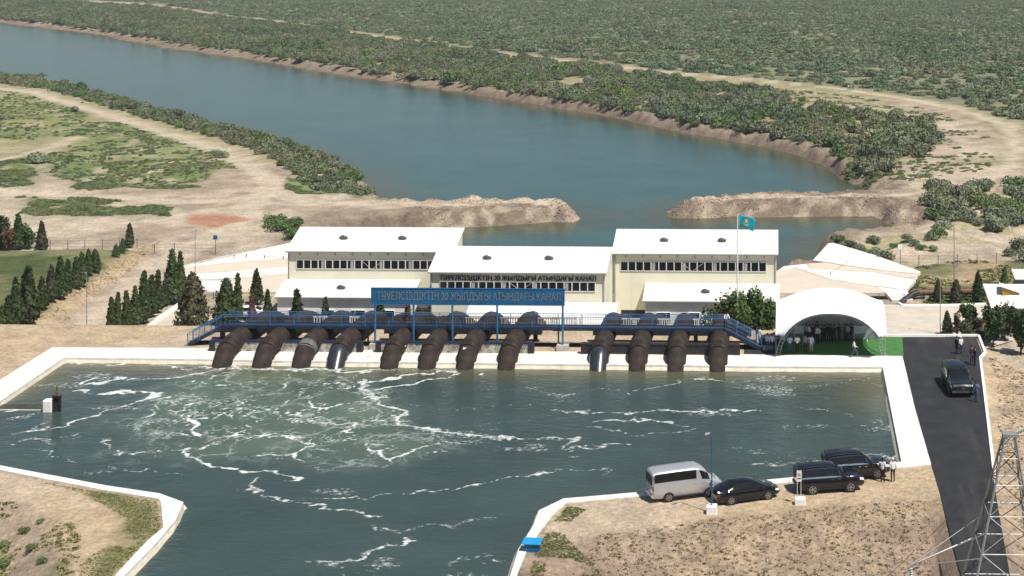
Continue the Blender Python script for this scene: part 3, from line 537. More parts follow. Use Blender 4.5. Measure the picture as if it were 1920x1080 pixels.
apron('intake_apron_left', [([(338, 498, z0), (420, 480, z0), (545, 455, z0), (545, 483, z0 - .3), (440, 492, z0 - .3), (345, 500, z0 - .3)], M_CONC),
    ([(345, 500.5, z0 - .3), (440, 492.5, z0 - .3), (545, 483.5, z0 - .3), (545, 498, z0 - .4), (440, 508, z0 - .4), (342, 514, z0 - .4)], M_APRON),
    ([(342, 514.5, z0 - .4), (440, 508.5, z0 - .4), (545, 498.5, z0 - .4), (545, 512, z0 - .3), (440, 521, z0 - .3), (365, 525, z0 - .3)], M_CONC),
    ([(440, 521.5, z0 - .3), (545, 512.5, z0 - .3), (545, 548, z0 - .2), (415, 546, z0 - .2), (425, 526, z0 - .3)], M_APRON), ([(365, 525.5, z0 - .3), (424, 526, z0 - .3), (414, 546, z0 - .2), (372, 546, z0 - .2)], M_CONC)])
apron('intake_apron_right', [([(1553, 456, z0 + .3), (1562, 455, z0 + .3), (1640, 478, z0 + .3), (1726, 509, z0 + .2), (1722, 513, z0), (1650, 506, z0), (1585, 497, z0), (1548, 491, z0), (1524, 488, z0)], M_CONC),
    ([(1513, 494, z0 - .2), (1550, 491.8, z0 - .1), (1585, 497.6, z0 - .1), (1650, 506.6, z0 - .1), (1722, 513.6, z0 - .1), (1719, 524, z0 - .1), (1640, 510, z0 - .15), (1520, 503, z0 - .2)], M_APRON),
    ([(1460, 506, z0 - .6), (1470, 499, z0 - .5), (1512, 494.5, z0 - .25), (1520, 503.5, z0 - .25), (1640, 510.6, z0 - .2), (1718, 524.6, z0 - .15), (1700, 543, z0 - .1), (1640, 536, z0 - .2), (1560, 524, z0 - .3), (1490, 502, z0 - .5)], M_CONC),
    ([(1440, 512, z0 - .7), (1460, 506.6, z0 - .65), (1490, 502.6, z0 - .55), (1560, 524.6, z0 - .35), (1640, 536.6, z0 - .25), (1660, 549, z0 - .1), (1440, 549, z0 - .1)], M_APRON),
    ([(1641, 537, z0 - .2), (1700, 543.6, z0 - .12), (1712, 562, z0), (1672, 562, z0), (1661, 549, z0 - .1)], M_CONC)])
# ------------------------------------------------------------------ pump halls
SL = .32                                   # roof slope
def wall_prism(mb, x0, x1, yf, yb, zb, zf, zr, mi=0):   # shed-roofed block
    mb.add([(x0, yf, zb), (x1, yf, zb), (x1, yb, zb), (x0, yb, zb), (x0, yf, zf), (x1, yf, zf), (x1, yb, zr), (x0, yb, zr)],
           [(3, 2, 1, 0), (4, 5, 6, 7), (0, 1, 5, 4), (1, 2, 6, 5), (2, 3, 7, 6), (3, 0, 4, 7)], mi)
def roof_sheet(x0, x1, ya, yb, za, name, parent, t=.14):
    mb = MB(); zb_ = za + SL * (yb - ya); n = max(3, int((x1 - x0) / 1.15)); 
    mb.hexa([(x0, ya, za - t), (x1, ya, za - t), (x1, yb, zb_ - t), (x0, yb, zb_ - t)], [(x0, ya, za), (x1, ya, za), (x1, yb, zb_), (x0, yb, zb_)])
    for k in range(1, n):                 # standing seams
        x = x0 + (x1 - x0) * k / n
        mb.hexa([(x - .02, ya, za - .01), (x + .02, ya, za - .01), (x + .02, yb, zb_ - .01), (x - .02, yb, zb_ - .01)], [(x - .015, ya, za + .03), (x + .015, ya, za + .03), (x + .015, yb, zb_ + .03), (x - .015, yb, zb_ + .03)])
    g_ = MB(); g_.box(((x0 + x1) / 2, ya - .05, za - .09), (x1 - x0, .11, .12))
    o = mb.build(name, M_ROOF, parent); g_.build('gutter', M_GALV, o); return o
def vent(x, y, z, parent):
    mb = MB(); pts = []
    for k in range(7):
        a = math.pi * k / 6; pts.append((x - .5 + k * .17, y, z + .16 + .16 * math.sin(a) * (1 if k < 4 else .6)))
    mb.tube(pts, [.05, .13, .17, .18, .17, .16, .12], 8); mb.box((x, y, z + .05), (.5, .3, .3)); return mb.build('roof_vent', M_GREY, parent, smooth=True)
def window(x0, x1, z0, z1, y, parent, curtain=0, mull=0):
    w = .042; mb = MB()
    mb.box(((x0 + x1) / 2, y - .02, z0 + w / 2), (x1 - x0, .10, w)); mb.box(((x0 + x1) / 2, y - .02, z1 - w / 2), (x1 - x0, .10, w))
    for xx in [x0 + w / 2, x1 - w / 2] + ([x0 + mull * (x1 - x0)] if mull else []): mb.box((xx, y - .021, (z0 + z1) / 2), (w, .10, z1 - z0 - 2 * w - .002))
    f = mb.build('window', M_FRAME, parent)
    g = MB(); g.box(((x0 + x1) / 2, y + .0, (z0 + z1) / 2), (x1 - x0 - .02, .02, z1 - z0 - .02)); g.build('pane', M_GLASS, f)
    if curtain:
        c = MB(); xa = x0 + .1 + (.25 if curtain == 2 else 0)
        for k in range(4): c.box((xa + .05 + k * .085, y - .018, (z0 + z1) / 2), (.07, .012, z1 - z0 - .16))
        c.build('curtain', M_CURT, f)
    return f
def eave_lamp(x, y, z, parent):
    mb = MB(); mb.box((x, y - .12, z - .28), (.09, .24, .05)); mb.box((x, y - .03, z - .40), (.07, .07, .28)); mb.box((x, y - .26, z - .34), (.14, .1, .1)); return mb.build('eave_bracket', M_GALV, parent)
def pump_house(label, x0, x1, yf, ze, depth, win, nwin, curtains, annex, xlabel=None):
    """x0,x1 wall ends; yf main wall; ze eave height; annex = (x0, x1, yfront, eave z)"""
    root = thing('pump_house', label, 'building', ((x0 + x1) / 2, yf, ZL)); off = Vector(root.location)
    def fix(o): o.location = -off; return o
    mb = MB(); wall_prism(mb, x0, x1, yf, yf + depth, ZL - .3, ze - .2, ze - .2 + SL * depth); w = fix(mb.build('wall', M_WALL, root))
    # panel joints of the cladding, as raised cover strips
    mb = MB(); n = int((x1 - x0) / 2.0)
    for k in range(n + 1): mb.box((x0 + .03 + (x1 - x0 - .06) * k / n, yf - .012, (ZL + ze) / 2), (.035, .02, ze - ZL - .5))
    mb.build('cladding_strip', M_WALL, w)
    r = fix(roof_sheet(x0 - .22, x1 + .22, yf - .32, yf + depth + .25, ze, 'roof', root))
    for q in (.30, .66): vent(x0 + (x1 - x0) * q, yf + depth * .48, ze + SL * (depth * .48 + .32), r)
    for k in range(9): eave_lamp(x0 + (x1 - x0) * (k + .7) / 9.4, yf, ze, w)
    for xx in (x0 + .15, x1 - .15): mb = MB(); mb.tube([(xx, yf - .25, ze - .12), (xx, yf - .08, ze - .4), (xx, yf - .08, ZL)], .05, 6); mb.build('downpipe', M_GALV, w)
    wx0, wx1, wz0, wz1 = win; p = (wx1 - wx0) / nwin
    for k in range(nwin):
        window(wx0 + k * p + .015, wx0 + (k + 1) * p - .015, wz0, wz1, yf - .03, w, 1 + (k % 2) if k in curtains else 0)
    mid = nwin // 2; mb = MB(); yb = yf - .048
    mb.bar((wx0 + p * (mid - 1.0), yb, wz1 - .08), (wx0 + p * (mid + .2), yb, wz0 + .08), .035); mb.bar((wx0 + p * (mid + 1.9), yb, wz1 - .08), (wx0 + p * (mid + .5), yb, wz0 + .08), .035); mb.build('cross_brace', M_CURT, w)
    if annex:
        a0, a1, ay, ae = annex; mb = MB(); wall_prism(mb, a0, a1, ay, yf - .02, ZL - .3, ae - .2, ae - .2 + SL * (yf - ay)); aw = fix(mb.build('annex_wall', M_WALLW, root))
        ar = fix(roof_sheet(a0 - .3, a1 + .3, ay - .32, yf - .03, ae, 'annex_roof', root)); vent(a0 + (a1 - a0) * .45, ay + 1.4, ae + SL * 1.72, ar)
        return root, aw, w, fix
    return root, None, w, fix
D = 5.0
# right hall
YR = 172.4; ze = V(1300, 476, YR - .32)[2]
wz0, wz1 = V(1300, 508.5, YR)[2], V(1300, 491, YR)[2]
xa, xb = V(1149, 476, YR)[0] + .1, V(1459, 476, YR)[0] - .2
ya = 168.9; ae = V(1330, 565, ya - .32)[2]
h1, aw, w, fix = pump_house('cream pump hall behind the flagpole and the round green tree', xa, xb, YR, ze, D, (V(1163.5, 500, YR)[0], V(1437, 500, YR)[0], wz0, wz1), 19, (4, 8, 12, 16), (V(1210, 565, ya)[0], V(1457, 565, ya)[0], ya, ae))
for (p0, p1, m) in ((1231, 1257.5, .68), (1291, 1312, 0), (1344, 1362, 0), (1405, 1425, 0)): window(V(p0, 590, ya)[0], V(p1, 590, ya)[0], V(1300, 604, ya)[2], V(1300, 586, ya)[2], ya - .03, aw, 0, m)
mb = MB(); q = V(1165, 581, YR); q2 = V(1210, 600, YR); mb.box(((q[0] + q2[0]) / 2, YR - .03, (ZL + q[2]) / 2), (q2[0] - q[0], .06, q[2] - ZL)); mb.build('gateway', M_DARK, w)  # dark box on the wall stands in for the shade of a doorway recess
# middle hall
YM = 164.6; ze = V(970, 511, YM - .32)[2]
xa, xb = V(805, 511, YM)[0] + .1, V(1136, 511, YM)[0] - .1; ya = 160.6; ae = V(1000, 566, YM)[2] - SL * (YM - ya + .32)
h2, aw, wm, fix = pump_house('lower cream pump hall with dark lettering above its window row', xa, xb, YM, ze, D, (V(824.5, 540, YM)[0], V(1116.5, 540, YM)[0], V(970, 545.5, YM)[2], V(970, 528, YM)[2]), 20, (4, 8, 12, 16), (V(878, 590, 162)[0], V(1150, 590, 162)[0], ya, ae))
mb = MB(); zq = ze + SL * D - .5; mb.box(((xa + xb) / 2, (YM + D + YR + .6) / 2, (ZL + zq) / 2), (xb - xa - .06, YR + .6 - YM - D - .04, zq - ZL)); fix(mb.build('link_block', M_WALL, h2))
# left hall
YL = 172.4; ze = V(690, 471.5, YL - .32)[2]
xa, xb = V(538, 480, YL)[0] + .1, V(850, 470, YL)[0]; ya = 168.9; ae = V(650, 557.5, ya - .32)[2]
h3, aw, w, fix = pump_house('cream pump hall beside the cypresses and the concrete apron', xa, xb, YL, ze, D, (V(556, 496, YL)[0], V(829, 496, YL)[0], V(690, 504.5, YL)[2], V(690, 487.5, YL)[2]), 20, (3, 7, 11, 15), (V(520, 560, ya)[0], V(770, 560, ya)[0], ya, ae))
for (p0, p1, m) in ((541, 562, 0), (608, 627, 0), (657.5, 685, .3), (722, 740, 0)): window(V(p0, 590, ya)[0], V(p1, 590, ya)[0], V(650, 602, ya)[2], V(650, 581, ya)[2], ya - .03, aw, 0, m)

TXT = 'Т\u018fУЕЛСІЗДІКТІҢ 20 ЖЫЛДЫҒЫ АТЫНДАҒЫ КАНАЛ'
def text_mesh(body, width, height_, ext, bold=0.0):
    cu = bpy.data.curves.new('text', 'FONT'); cu.body = body; cu.extrude = ext; cu.offset = bold; cu.resolution_u = 8
    o = bpy.data.objects.new('text', cu); COL.objects.link(o); dg = bpy.context.evaluated_depsgraph_get(); me = bpy.data.meshes.new_from_object(o.evaluated_get(dg))
    bpy.data.objects.remove(o); n = len(me.vertices); co = np.zeros(n * 3, np.float32); me.vertices.foreach_get('co', co); co = co.reshape(-1, 3)
    lo, hi = co.min(0), co.max(0); co[:, 0] = (co[:, 0] - lo[0]) / (hi[0] - lo[0]) * width; co[:, 1] = (co[:, 1] - lo[1]) / (hi[1] - lo[1]) * height_; co[:, 2] -= lo[2]
    out = np.stack([co[:, 0], -co[:, 2], co[:, 1]], 1); me.vertices.foreach_set('co', out.ravel()); me.update(); return me
t0, t1 = V(824, 526.5, YM), V(1117, 526.5, YM); th = V(970, 516.5, YM)[2] - V(970, 527, YM)[2]
wl_ = text_mesh(TXT, t1[0] - t0[0], th, .03, 0.0)
for q_ in range(2): lt = link('wall_lettering', wl_, M_NAVY, wm); lt.location = (t0[0] + .045 * q_, YM - .035 - .004 * q_, t0[2])   # two shifted layers make the strokes bold

# ------------------------------------------------------------------ discharge pipes
PXS = [412, 488, 563, 628, 730, 801, 873, 951, 1123, 1196, 1268, 1346]
PR = .94; YX = 141.6
def pipe_path():
    pts = [(0, 167.5, -2.6), (0, 161, -1.6), (0, 156.2, .3), (0, 154.2, .86), (0, 152.6, 1.0), (0, 149.2, 1.02)]
    e0, e1 = (149.2, 1.02), (141.3, -2.2); c = (146.2, 1.02)       # elbow by a quadratic curve
    for k in range(1, 8):
        t = k / 8; pts.append((0, (1 - t) ** 2 * 144.6 + 2 * t * (1 - t) * 142.7 + t * t * 141.95, (1 - t) ** 2 * 1.02 + 2 * t * (1 - t) * 1.02 + t * t * .15))
    pts.append((0, 140.95, -1.12)); return pts
PATH = pipe_path()
labels = ['rusty black discharge pipe at the end beside the slanting stair and left bank', 'rusty black discharge pipe second from the walkway stair by the cypresses', 'black discharge pipe with grey wrapped elbow', 'glossy black discharge pipe beside the grey wrapped one',
          'rusty black discharge pipe under the end of the blue sign near the cypresses', 'rusty black discharge pipe second under the blue sign', 'rusty black discharge pipe third under the blue sign', 'rusty black discharge pipe fourth under the blue sign, by the gap in the row',
          'discharge pipe with a smooth blue-grey lower length', 'rusty black discharge pipe beside the blue-grey one', 'rusty black discharge pipe with scuffed elbow, second from the tent', 'rusty black discharge pipe closest to the tent stairs']
for i, px in enumerate(PXS):
    X = G(px, 688, ZW)[0]; root = thing('discharge_pipe', labels[i], 'pipe', (X, 147.5, 0), group='discharge pipes over the embankment')
    off = (0, -147.5, 0); up = [(p[0], p[1], p[2]) for p in PATH]
    m_low = M_PIPEB if i in (3, 8) else M_PIPE
    mb = MB(); mb.tube(up[:9], PR, 28, True); b = mb.build('upper_pipe', M_PIPE, root, True, off)
    mb = MB(); mb.tube(up[8:11], PR + .012, 28, True); mb.build('elbow', M_PIPEG if i == 2 else M_PIPE, root, True, off)
    mb = MB(); mb.tube([up[10], up[11], up[12], up[13]], PR + .004, 28, True); lo = mb.build('outlet_pipe', m_low, root, True, off)
    d = (Vector(up[13]) - Vector(up[12])).normalized(); e = Vector(up[13])
    mb = MB(); mb.tube([e - d * .16, e + d * .02], PR + .03, 28, True); mb.build('outlet_rim', M_RIM, lo, True)
    for y, z in ((150.3, 1.01), (146.3, 1.02)):
        mb = MB(); mb.tube([(0, y - .09, z), (0, y + .09, z)], PR + .03, 28, True); mb.build('flange', M_PIPE, root, True, off)
    for a, b2, w in ((8, 9, .022), (10, 11, .018)):
        p, q = Vector(up[a]), Vector(up[b2]); m = p.lerp(q, .3); dd = (q - p).normalized(); mb = MB(); mb.tube([m - dd * .05, m + dd * .05], PR + w, 28, True); mb.build('weld_band', M_PIPEG if i == 2 else M_PIPE, root, True, off)
    mb = MB(); mb.lathe([(.34, 1.7), (.34, 2.02), (.42, 2.03), (.42, 2.12)], 14, (0, 147.45 if i > 7 else 147.2, -.12)); mb.build('inspection_hatch', M_DARK, root, True, off)

# support beams under the pipes (front and rear rows)
def beam(xa, xb, y, z0, z1, th, label, cap=True, peel=True):
    root = thing('support_beam', label, 'beam', ((xa + xb) / 2, y, 0)); L = xb - xa
    mb = MB(); mb.box((0, 0, (z0 + z1) / 2), (L, th, z1 - z0), 0); mb.build('beam_body', M_PEEL if peel else M_BLACKC, root)
    if cap: mb = MB(); mb.box((0, 0, z1 + .06), (L + .06, th + .12, .12)); mb.build('beam_cap', M_BLUED if peel else M_BLACKC, root)
    if z0 > .3:
        for e in (-.46, -.15, .15, .46): mb = MB(); mb.box((e * L, .02, z0 / 2 - .1), (.4, .4, z0 + .2)); mb.build('leg', M_BLACKC, root)
    mb = MB()
    for e in (-1, 1): mb.box((e * (L / 2 - .25), -.02, (z0 + z1) / 2 - .02), (.56, th + .10, z1 - z0 - .06)); mb.build('end_block', M_BLACKC, root) if e == 1 else None
    return root
for (pa, pb, nm) in ((386, 676, 'beside the slanting stair'), (702, 1000, 'under the blue sign'), (1090, 1387, 'by the tent side stairs')):
    xa, xb = G(pa, 664)[0], G(pb, 664)[0]
    beam(xa, xb, 145.0, -.06, .95, .5, 'long low support beam with peeling whitewash under the pipes ' + nm, True, pa != 1090)
    beam(G(pa + 28, 630)[0], G(pb + 22, 630)[0], 149.4, .74, 1.6, .55, 'dark cradle girder under the footbridge deck ' + nm, False, False)
# thin pipe running between the beams
c = tag(MB().tube([(G(360, 640)[0], 147.9, .13), (G(1430, 650)[0], 147.9, .13)], .12, 8).build('service_pipe', M_BLUED), 'thin dark service pipe laid along the ground behind the beams', 'pipe')

# ------------------------------------------------------------------ walkway
YD0, YD1 = 146.75, 148.15; ZD = V(800, 613.5, YD0)[2]
XD0, XD1 = V(418, 600, YD0)[0], V(1358, 600, YD0)[0]
wk = thing('footbridge', 'blue railed steel footbridge with stairs crossing above the pipes', 'footbridge', ((XD0 + XD1) / 2, 147.45, 0)); wo = -Vector(wk.location)
def wb(mb, name, m, par=None, smooth=False):
    o = mb.build(name, m, par or wk, smooth)
    if par is None: o.location = wo
    return o
mb = MB(); mb.box(((XD0 + XD1) / 2, (YD0 + YD1) / 2, ZD - .05), (XD1 - XD0, YD1 - YD0 - .1, .06)); wb(mb, 'deck', M_BLUED)
for y in (YD0, YD1): mb = MB(); mb.box(((XD0 + XD1) / 2, y, ZD - .11), (XD1 - XD0, .09, .26)); wb(mb, 'deck_beam', M_BLUED)
def railing(a, b, name, hr=1.08, step=2.35):
    a, b = Vector(a), Vector(b); L = (b - a).length; d = (b - a) / L; up = Vector((0, 0, 1))
    mb = MB(); mb.tube([a + up * hr, b + up * hr], .035, 6); r = wb(mb, name, M_BLUE)
    mb = MB(); mb.tube([a + up * .16, b + up * .16], .02, 5); mb.tube([a + up * (hr - .16), b + up * (hr - .16)], .02, 5); mb.build('rail', M_BLUE, r)
    n = max(1, int(round(L / step)))
    for k in range(n + 1): p = a.lerp(b, k / n); mb = MB(); mb.box(p + up * (hr / 2 - .1), (.06, .06, hr + .2)); mb.build('post', M_BLUE, r)
    mb = MB(); m = int(L / .16)
    for k in range(m): p = a + d * (L * (k + .5) / m); mb.box(p + up * (hr / 2), (.016, .016, hr - .32))
    o = mb.build('balusters', M_BLUED, r); o['kind'] = 'stuff'
for y in (YD0, YD1): railing((XD0, y, ZD), (XD1, y, ZD), 'railing')
def stairs(xa, za, xb, zb):
    n = 11
    for y in (YD0 + .06, YD1 - .06):
        mb = MB(); s = .16; mb.hexa([(xa, y - .04, za - .3), (xb, y - .04, zb - .3), (xb, y + .04, zb - .3), (xa, y + .04, za - .3)], [(xa, y - .04, za), (xb, y - .04, zb), (xb, y + .04, zb), (xa, y + .04, za)]); wb(mb, 'stringer', M_BLUED)
    for k in range(n):
        t = (k + .5) / n; mb = MB(); mb.box((xa + (xb - xa) * t, (YD0 + YD1) / 2, za + (zb - za) * t - .05), (abs(xb - xa) / n + .05, YD1 - YD0 - .22, .05)); wb(mb, 'step', M_BLUED)
    for y in (YD0, YD1): railing((xa, y, za), (xb, y, zb), 'stair_railing', 1.05, 1.3)
stairs(XD0, ZD, G(355, 646)[0], .16); stairs(XD1, ZD, G(1428, 656)[0], .16)
for px in (440, 690, 1047, 1330):
    x = V(px, 620, 147.4)[0]; mb = MB(); mb.box((x, 147.45, ZD / 2 - .15), (.14, .14, ZD - .1)); mb.box((x, 147.45, ZD - .27), (.9, 1.3, .1)); wb(mb, 'support_post', M_DARK)
mb = MB(); x = G(1440, 660)[0]; mb.box((x, 147.4, .05), (1.1, 1.4, .16)); wb(mb, 'landing', M_FOOT)

# ------------------------------------------------------------------ big blue sign
YS = 146.2
s0, s1 = V(695.5, 571, YS), V(1058.5, 571, YS); zt = V(880, 540.5, YS)[2]
sg = thing('sign_gantry', 'long blue gantry sign with rusty lettering on five blue posts', 'sign', ((s0[0] + s1[0]) / 2, YS, 0)); so = -Vector(sg.location)
def sb(mb, name, m, par=None):
    o = mb.build(name, m, par or sg)
    if par is None: o.location = so
    return o
mb = MB(); mb.box(((s0[0] + s1[0]) / 2, YS + .06, (s0[2] + zt) / 2), (s1[0] - s0[0], .16, zt - s0[2])); bd = sb(mb, 'sign_board', M_SIGN)
for k in range(6):
    xx = s0[0] + (s1[0] - s0[0]) * k / 5; mb = MB(); mb.box((min(max(xx, s0[0] + .03), s1[0] - .03), YS - .03, (s0[2] + zt) / 2), (.05, .03, zt - s0[2] - .12)); mb.build('panel_joint', M_BLUE, bd)
for z in (s0[2] + .03, zt - .03): mb = MB(); mb.box(((s0[0] + s1[0]) / 2, YS - .035, z), (s1[0] - s0[0] + .02, .05, .06)); mb.build('sign_edge', M_BLUE, bd)
a, b = V(707, 565, YS), V(1051, 565, YS); hgt = V(880, 546.5, YS)[2] - V(880, 565, YS)[2]
lt = link('sign_lettering', text_mesh(TXT, b[0] - a[0], hgt, .01, 0.0), M_RUST, bd); lt.location = (a[0], YS - .03, a[2])
for px in (703, 775, 848, 932, 1055):
    x = V(px, 640, YS)[0]; mb = MB(); mb.tube([(x, YS + .06, .45), (x, YS + .06, s0[2] + .05)], .10, 10); sb(mb, 'post', M_BLUE)
    mb = MB(); mb.box((x, YS + .06, .18), (1.15 if px == 1055 else .95, .8, .72)); sb(mb, 'footing', M_FOOT)
# ------------------------------------------------------------------ vegetation
def foliage_mat(name, col, var=.35, rnd=.25):
    m = mat(name, col, .75, var=var, scale=1.1, spec=.15, obj_random=rnd, field=.022); return m
M_CYP = foliage_mat('cypress_green', (.072, .106, .046), .3, .18); M_CYPD = foliage_mat('cypress_brown', (.15, .095, .062), .25, .1); M_CYPO = foliage_mat('cypress_olive', (.088, .094, .054), .3, .12)
M_LEAF = foliage_mat('leaf_green', (.075, .125, .036), .35, .1); M_TRUNK = mat('bark', (.10, .075, .055), .9, var=.2, scale=6)
M_TAM = foliage_mat('tamarisk', (.185, .205, .14), .30, .26); M_TAMG = foliage_mat('shrub_green', (.135, .19, .08), .3, .25); M_TAMD = foliage_mat('scrub_far', (.165, .215, .13), .3, .2); M_DRY = foliage_mat('dry_tuft', (.46, .35, .21), .3, .3); M_TUFT = foliage_mat('green_tuft', (.20, .21, .09), .3, .3)
M_SAGE = foliage_mat('sage_shrub', (.20, .24, .165), .28, .2)
def leaf_cloud(points, normals, size, seed, up=.3, tri=False):
    r = np.random.default_rng(seed); n = len(points); P = np.asarray(points); Nn = np.asarray(normals)
    a = r.normal(size=(n, 3)); a[:, 2] += up; u = np.cross(Nn, a); u /= np.linalg.norm(u, axis=1)[:, None] + 1e-9; t = a / (np.linalg.norm(a, axis=1)[:, None] + 1e-9)
    s = size * r.uniform(.6, 1.4, n)[:, None] if np.isscalar(size) else size[:, None] * r.uniform(.6, 1.4, n)[:, None]
    v = np.stack([P - u * s * .55, P + u * s * .55, P + u * s * .3 + t * s * 1.3, P - u * s * .35 + t * s * 1.1], 1).reshape(-1, 3)
    return v, np.arange(4 * n).reshape(-1, 4)
def cloud_mesh(name, v, q): return fast_mesh(name, v, q, smooth=False)
def cypress_mesh(seed, n=1500, lumpy=.18, taper=1.35, ragged=0.0, twin=False):   # unit height, radius 1 at its widest
    r = np.random.default_rng(seed); h = r.beta(1.15, 1.5, n) * .97 + .03; th = r.uniform(0, 2 * np.pi, n)
    rad = np.where(h < .12, .72 + h * 2.3, ((1 - h) / .88) ** (1 / taper))
    lump = 1 + lumpy * np.sin(th * 3 + seed + h * 9) * np.sin(h * 23 + seed * 2) + r.normal(0, .07 + ragged, n)
    R = rad * lump * np.sqrt(r.uniform(.55, 1.0, n)); P = np.stack([R * np.cos(th), R * np.sin(th), h], 1)
    return P, th
def make_cypress_proto(seed, aspect, n=1500, **k):                         # aspect = radius / height
    P, th = cypress_mesh(seed, n, **k); P = P * np.array((aspect, aspect, 1.0)); P[:, 2] = P[:, 2] * .95 + .05
    Nn = np.stack([np.cos(th), np.sin(th), np.full(len(th), .25)], 1); v, q = leaf_cloud(P, Nn, .042, seed, 1.6)
    # inner core so that no light leaks straight through
    return cloud_mesh('crown', v, q)
CYP = [make_cypress_proto(s, a, 1500, **k) for s, a, k in ((1, .17, {}), (2, .15, dict(taper=1.1)), (3, .2, dict(lumpy=.26)), (4, .13, dict(taper=1.5)), (5, .27, dict(lumpy=.3, ragged=.08, taper=1.7)), (6, .36, dict(lumpy=.32, ragged=.12, taper=1.9)))]
CYPA = [.17, .15, .2, .13, .27, .36]
tb = MB(); tb.tube([(0, 0, -.02), (.004, 0, .3), (0, .003, .8)], [.022, .014, .003], 6); TRUNK = tb.mesh('trunk', True)
def cypress(x, y, hp, wp, label, group, m=M_CYP, z0=ZL, ground=True, cat='tree', name='cypress_tree'):
    p = PG(x, y, z0) if ground else (*G(x, y, z0)[:2], gz(*G(x, y, z0)[:2])); s = scale_at(p); H = hp / s; a = (wp * .93 / 2 / s) / H
    k = min(range(6), key=lambda i: abs(CYPA[i] - a) + .03 * rng.random()); root = thing(name, label, cat, p, rng.uniform(0, 6.28), group)
    root.scale = (H * a / CYPA[k], H * a / CYPA[k], H)
    cr = link('crown', CYP[k].copy() if m is not M_CYP else CYP[k], None, root)
    if not cr.data.materials: cr.data.materials.append(m)
    tr = link('trunk', TRUNK, M_TRUNK, root); return root
for me in CYP: me.materials.append(M_CYP)
def cyp(x, y, hp, wp, label, group, m=M_CYP, **k):
    o = cypress(x, y, hp, wp, label, group, m, **k)
    if m is not M_CYP: o.children[0].data.materials.clear(); o.children[0].data.materials.append(m)
    return o
g1 = 'cypresses along the edge of the lawn'; l1 = 'dark green conical cypress in the slanting row along the lawn edge'
for x, y, h, w in ((4, 619, 46, 22), (15, 618, 64, 24), (29, 615, 94, 30), (78, 580, 60, 27), (113, 561, 80, 28), (127, 547, 60, 25), (143, 541, 60, 24), (153, 537, 64, 23), (166, 516, 48, 22), (178, 511, 43, 25)): cyp(x, y, h, w, l1, g1, z0=ZL + 1)
cyp(52, 610, 110, 44, 'tallest broad cypress in the slanting row along the lawn', g1, z0=ZL + 1); cyp(96, 566, 69, 25, 'brownish cypress in the slanting row along the lawn edge', g1, M_CYPO, z0=ZL + 1)
for x, y, h, w in ((218, 482, 24, 17), (230, 475, 28, 15)): cyp(x, y, h, w, 'small rounded conifer on the tan slope beside the wire fence', 'small conifers on the slope', z0=ZL + 1)
cyp(243, 464, 46, 19, 'olive cypress with a thin spire top beside the wire fence', g1, M_CYPO, z0=ZL + 1)
for x, y, h, w in ((34, 468, 68, 26), (2, 467, 62, 24)): cyp(x, y, h, w, 'dark cypress standing at the back fence behind the lawn', 'cypresses by the back fence', z0=ZL + 1)
cyp(78, 470, 60, 25, 'olive brown cypress standing alone at the back fence', None, M_CYPO, z0=ZL + 1)
g2 = 'cypresses beside the dirt road'; l2 = 'dark green cypress in the row between the dirt road and white kerb'
for x, y, h, w in ((209, 624, 66, 19), (221, 622, 73, 17), (237, 620, 74, 19), (253, 614, 76, 25), (270, 607, 97, 25), (284, 595, 78, 23), (296, 587, 79, 21), (308, 575, 50, 18)): cyp(x, y, h, w, l2, g2)
cyp(322, 570, 100, 34, 'tall bushy cypress at the head of the row by the concrete apron', g2); cyp(338, 568, 95, 25, 'tall slim cypress touching the bushy one by the concrete apron', g2)
cyp(361, 626, 112, 66, 'wide ragged brownish conifer with a bare spire beside the paved lane', None, M_CYPO); cyp(424, 608, 84, 52, 'broad dark conifer clump beside the ragged brownish one', None); cyp(446, 606, 92, 20, 'slim dark spire cypress against the broad clump', None)
cyp(472, 604, 50, 16, 'small half dead reddish conifer between green ones', None, M_CYPD); cyp(481, 572, 66, 28, 'dark green cypress alone before the beige apron', None); cyp(502, 612, 68, 22, 'small cypress left of the pump hall annex corner', None)
g3 = 'cypresses before the pump halls'
cyp(557, 638, 94, 27, 'dark green cypress before the annex wall of the hall', g3, ground=False); cyp(610, 638, 79, 25, 'cypress with brown top before the annex windows', g3, M_CYPO, ground=False); cyp(713, 638, 78, 30, 'dark cypress behind the post at the end of the blue sign', g3, ground=False); cyp(765, 640, 76, 22, 'rust brown dead cypress under the blue sign', g3, M_CYPD, ground=False)
cyp(1042, 646, 60, 17, 'tiny dark conifer at the middle hall beside the last sign post', None, ground=False)
g4 = 'conifers by the parking lot'; 
for x, y, h, w, lb in ((1759, 566, 42, 21, 'small dark conifer at the bend of the brown pipeline'), (1834, 566, 56, 25, 'tall dark conifer between the pipeline and the white roofed house'), (1776, 630, 46, 23, 'dark conifer beside the lamp post at the plaza kerb')): cyp(x, y, h, w, lb, g4)
cyp(1793, 567, 42, 27, 'low bushy conifer before the brown pipeline', None, M_CYPO); cyp(1883, 549, 46, 20, 'thin pale green sapling on the patchy lawn behind the house', None, M_TAMG)

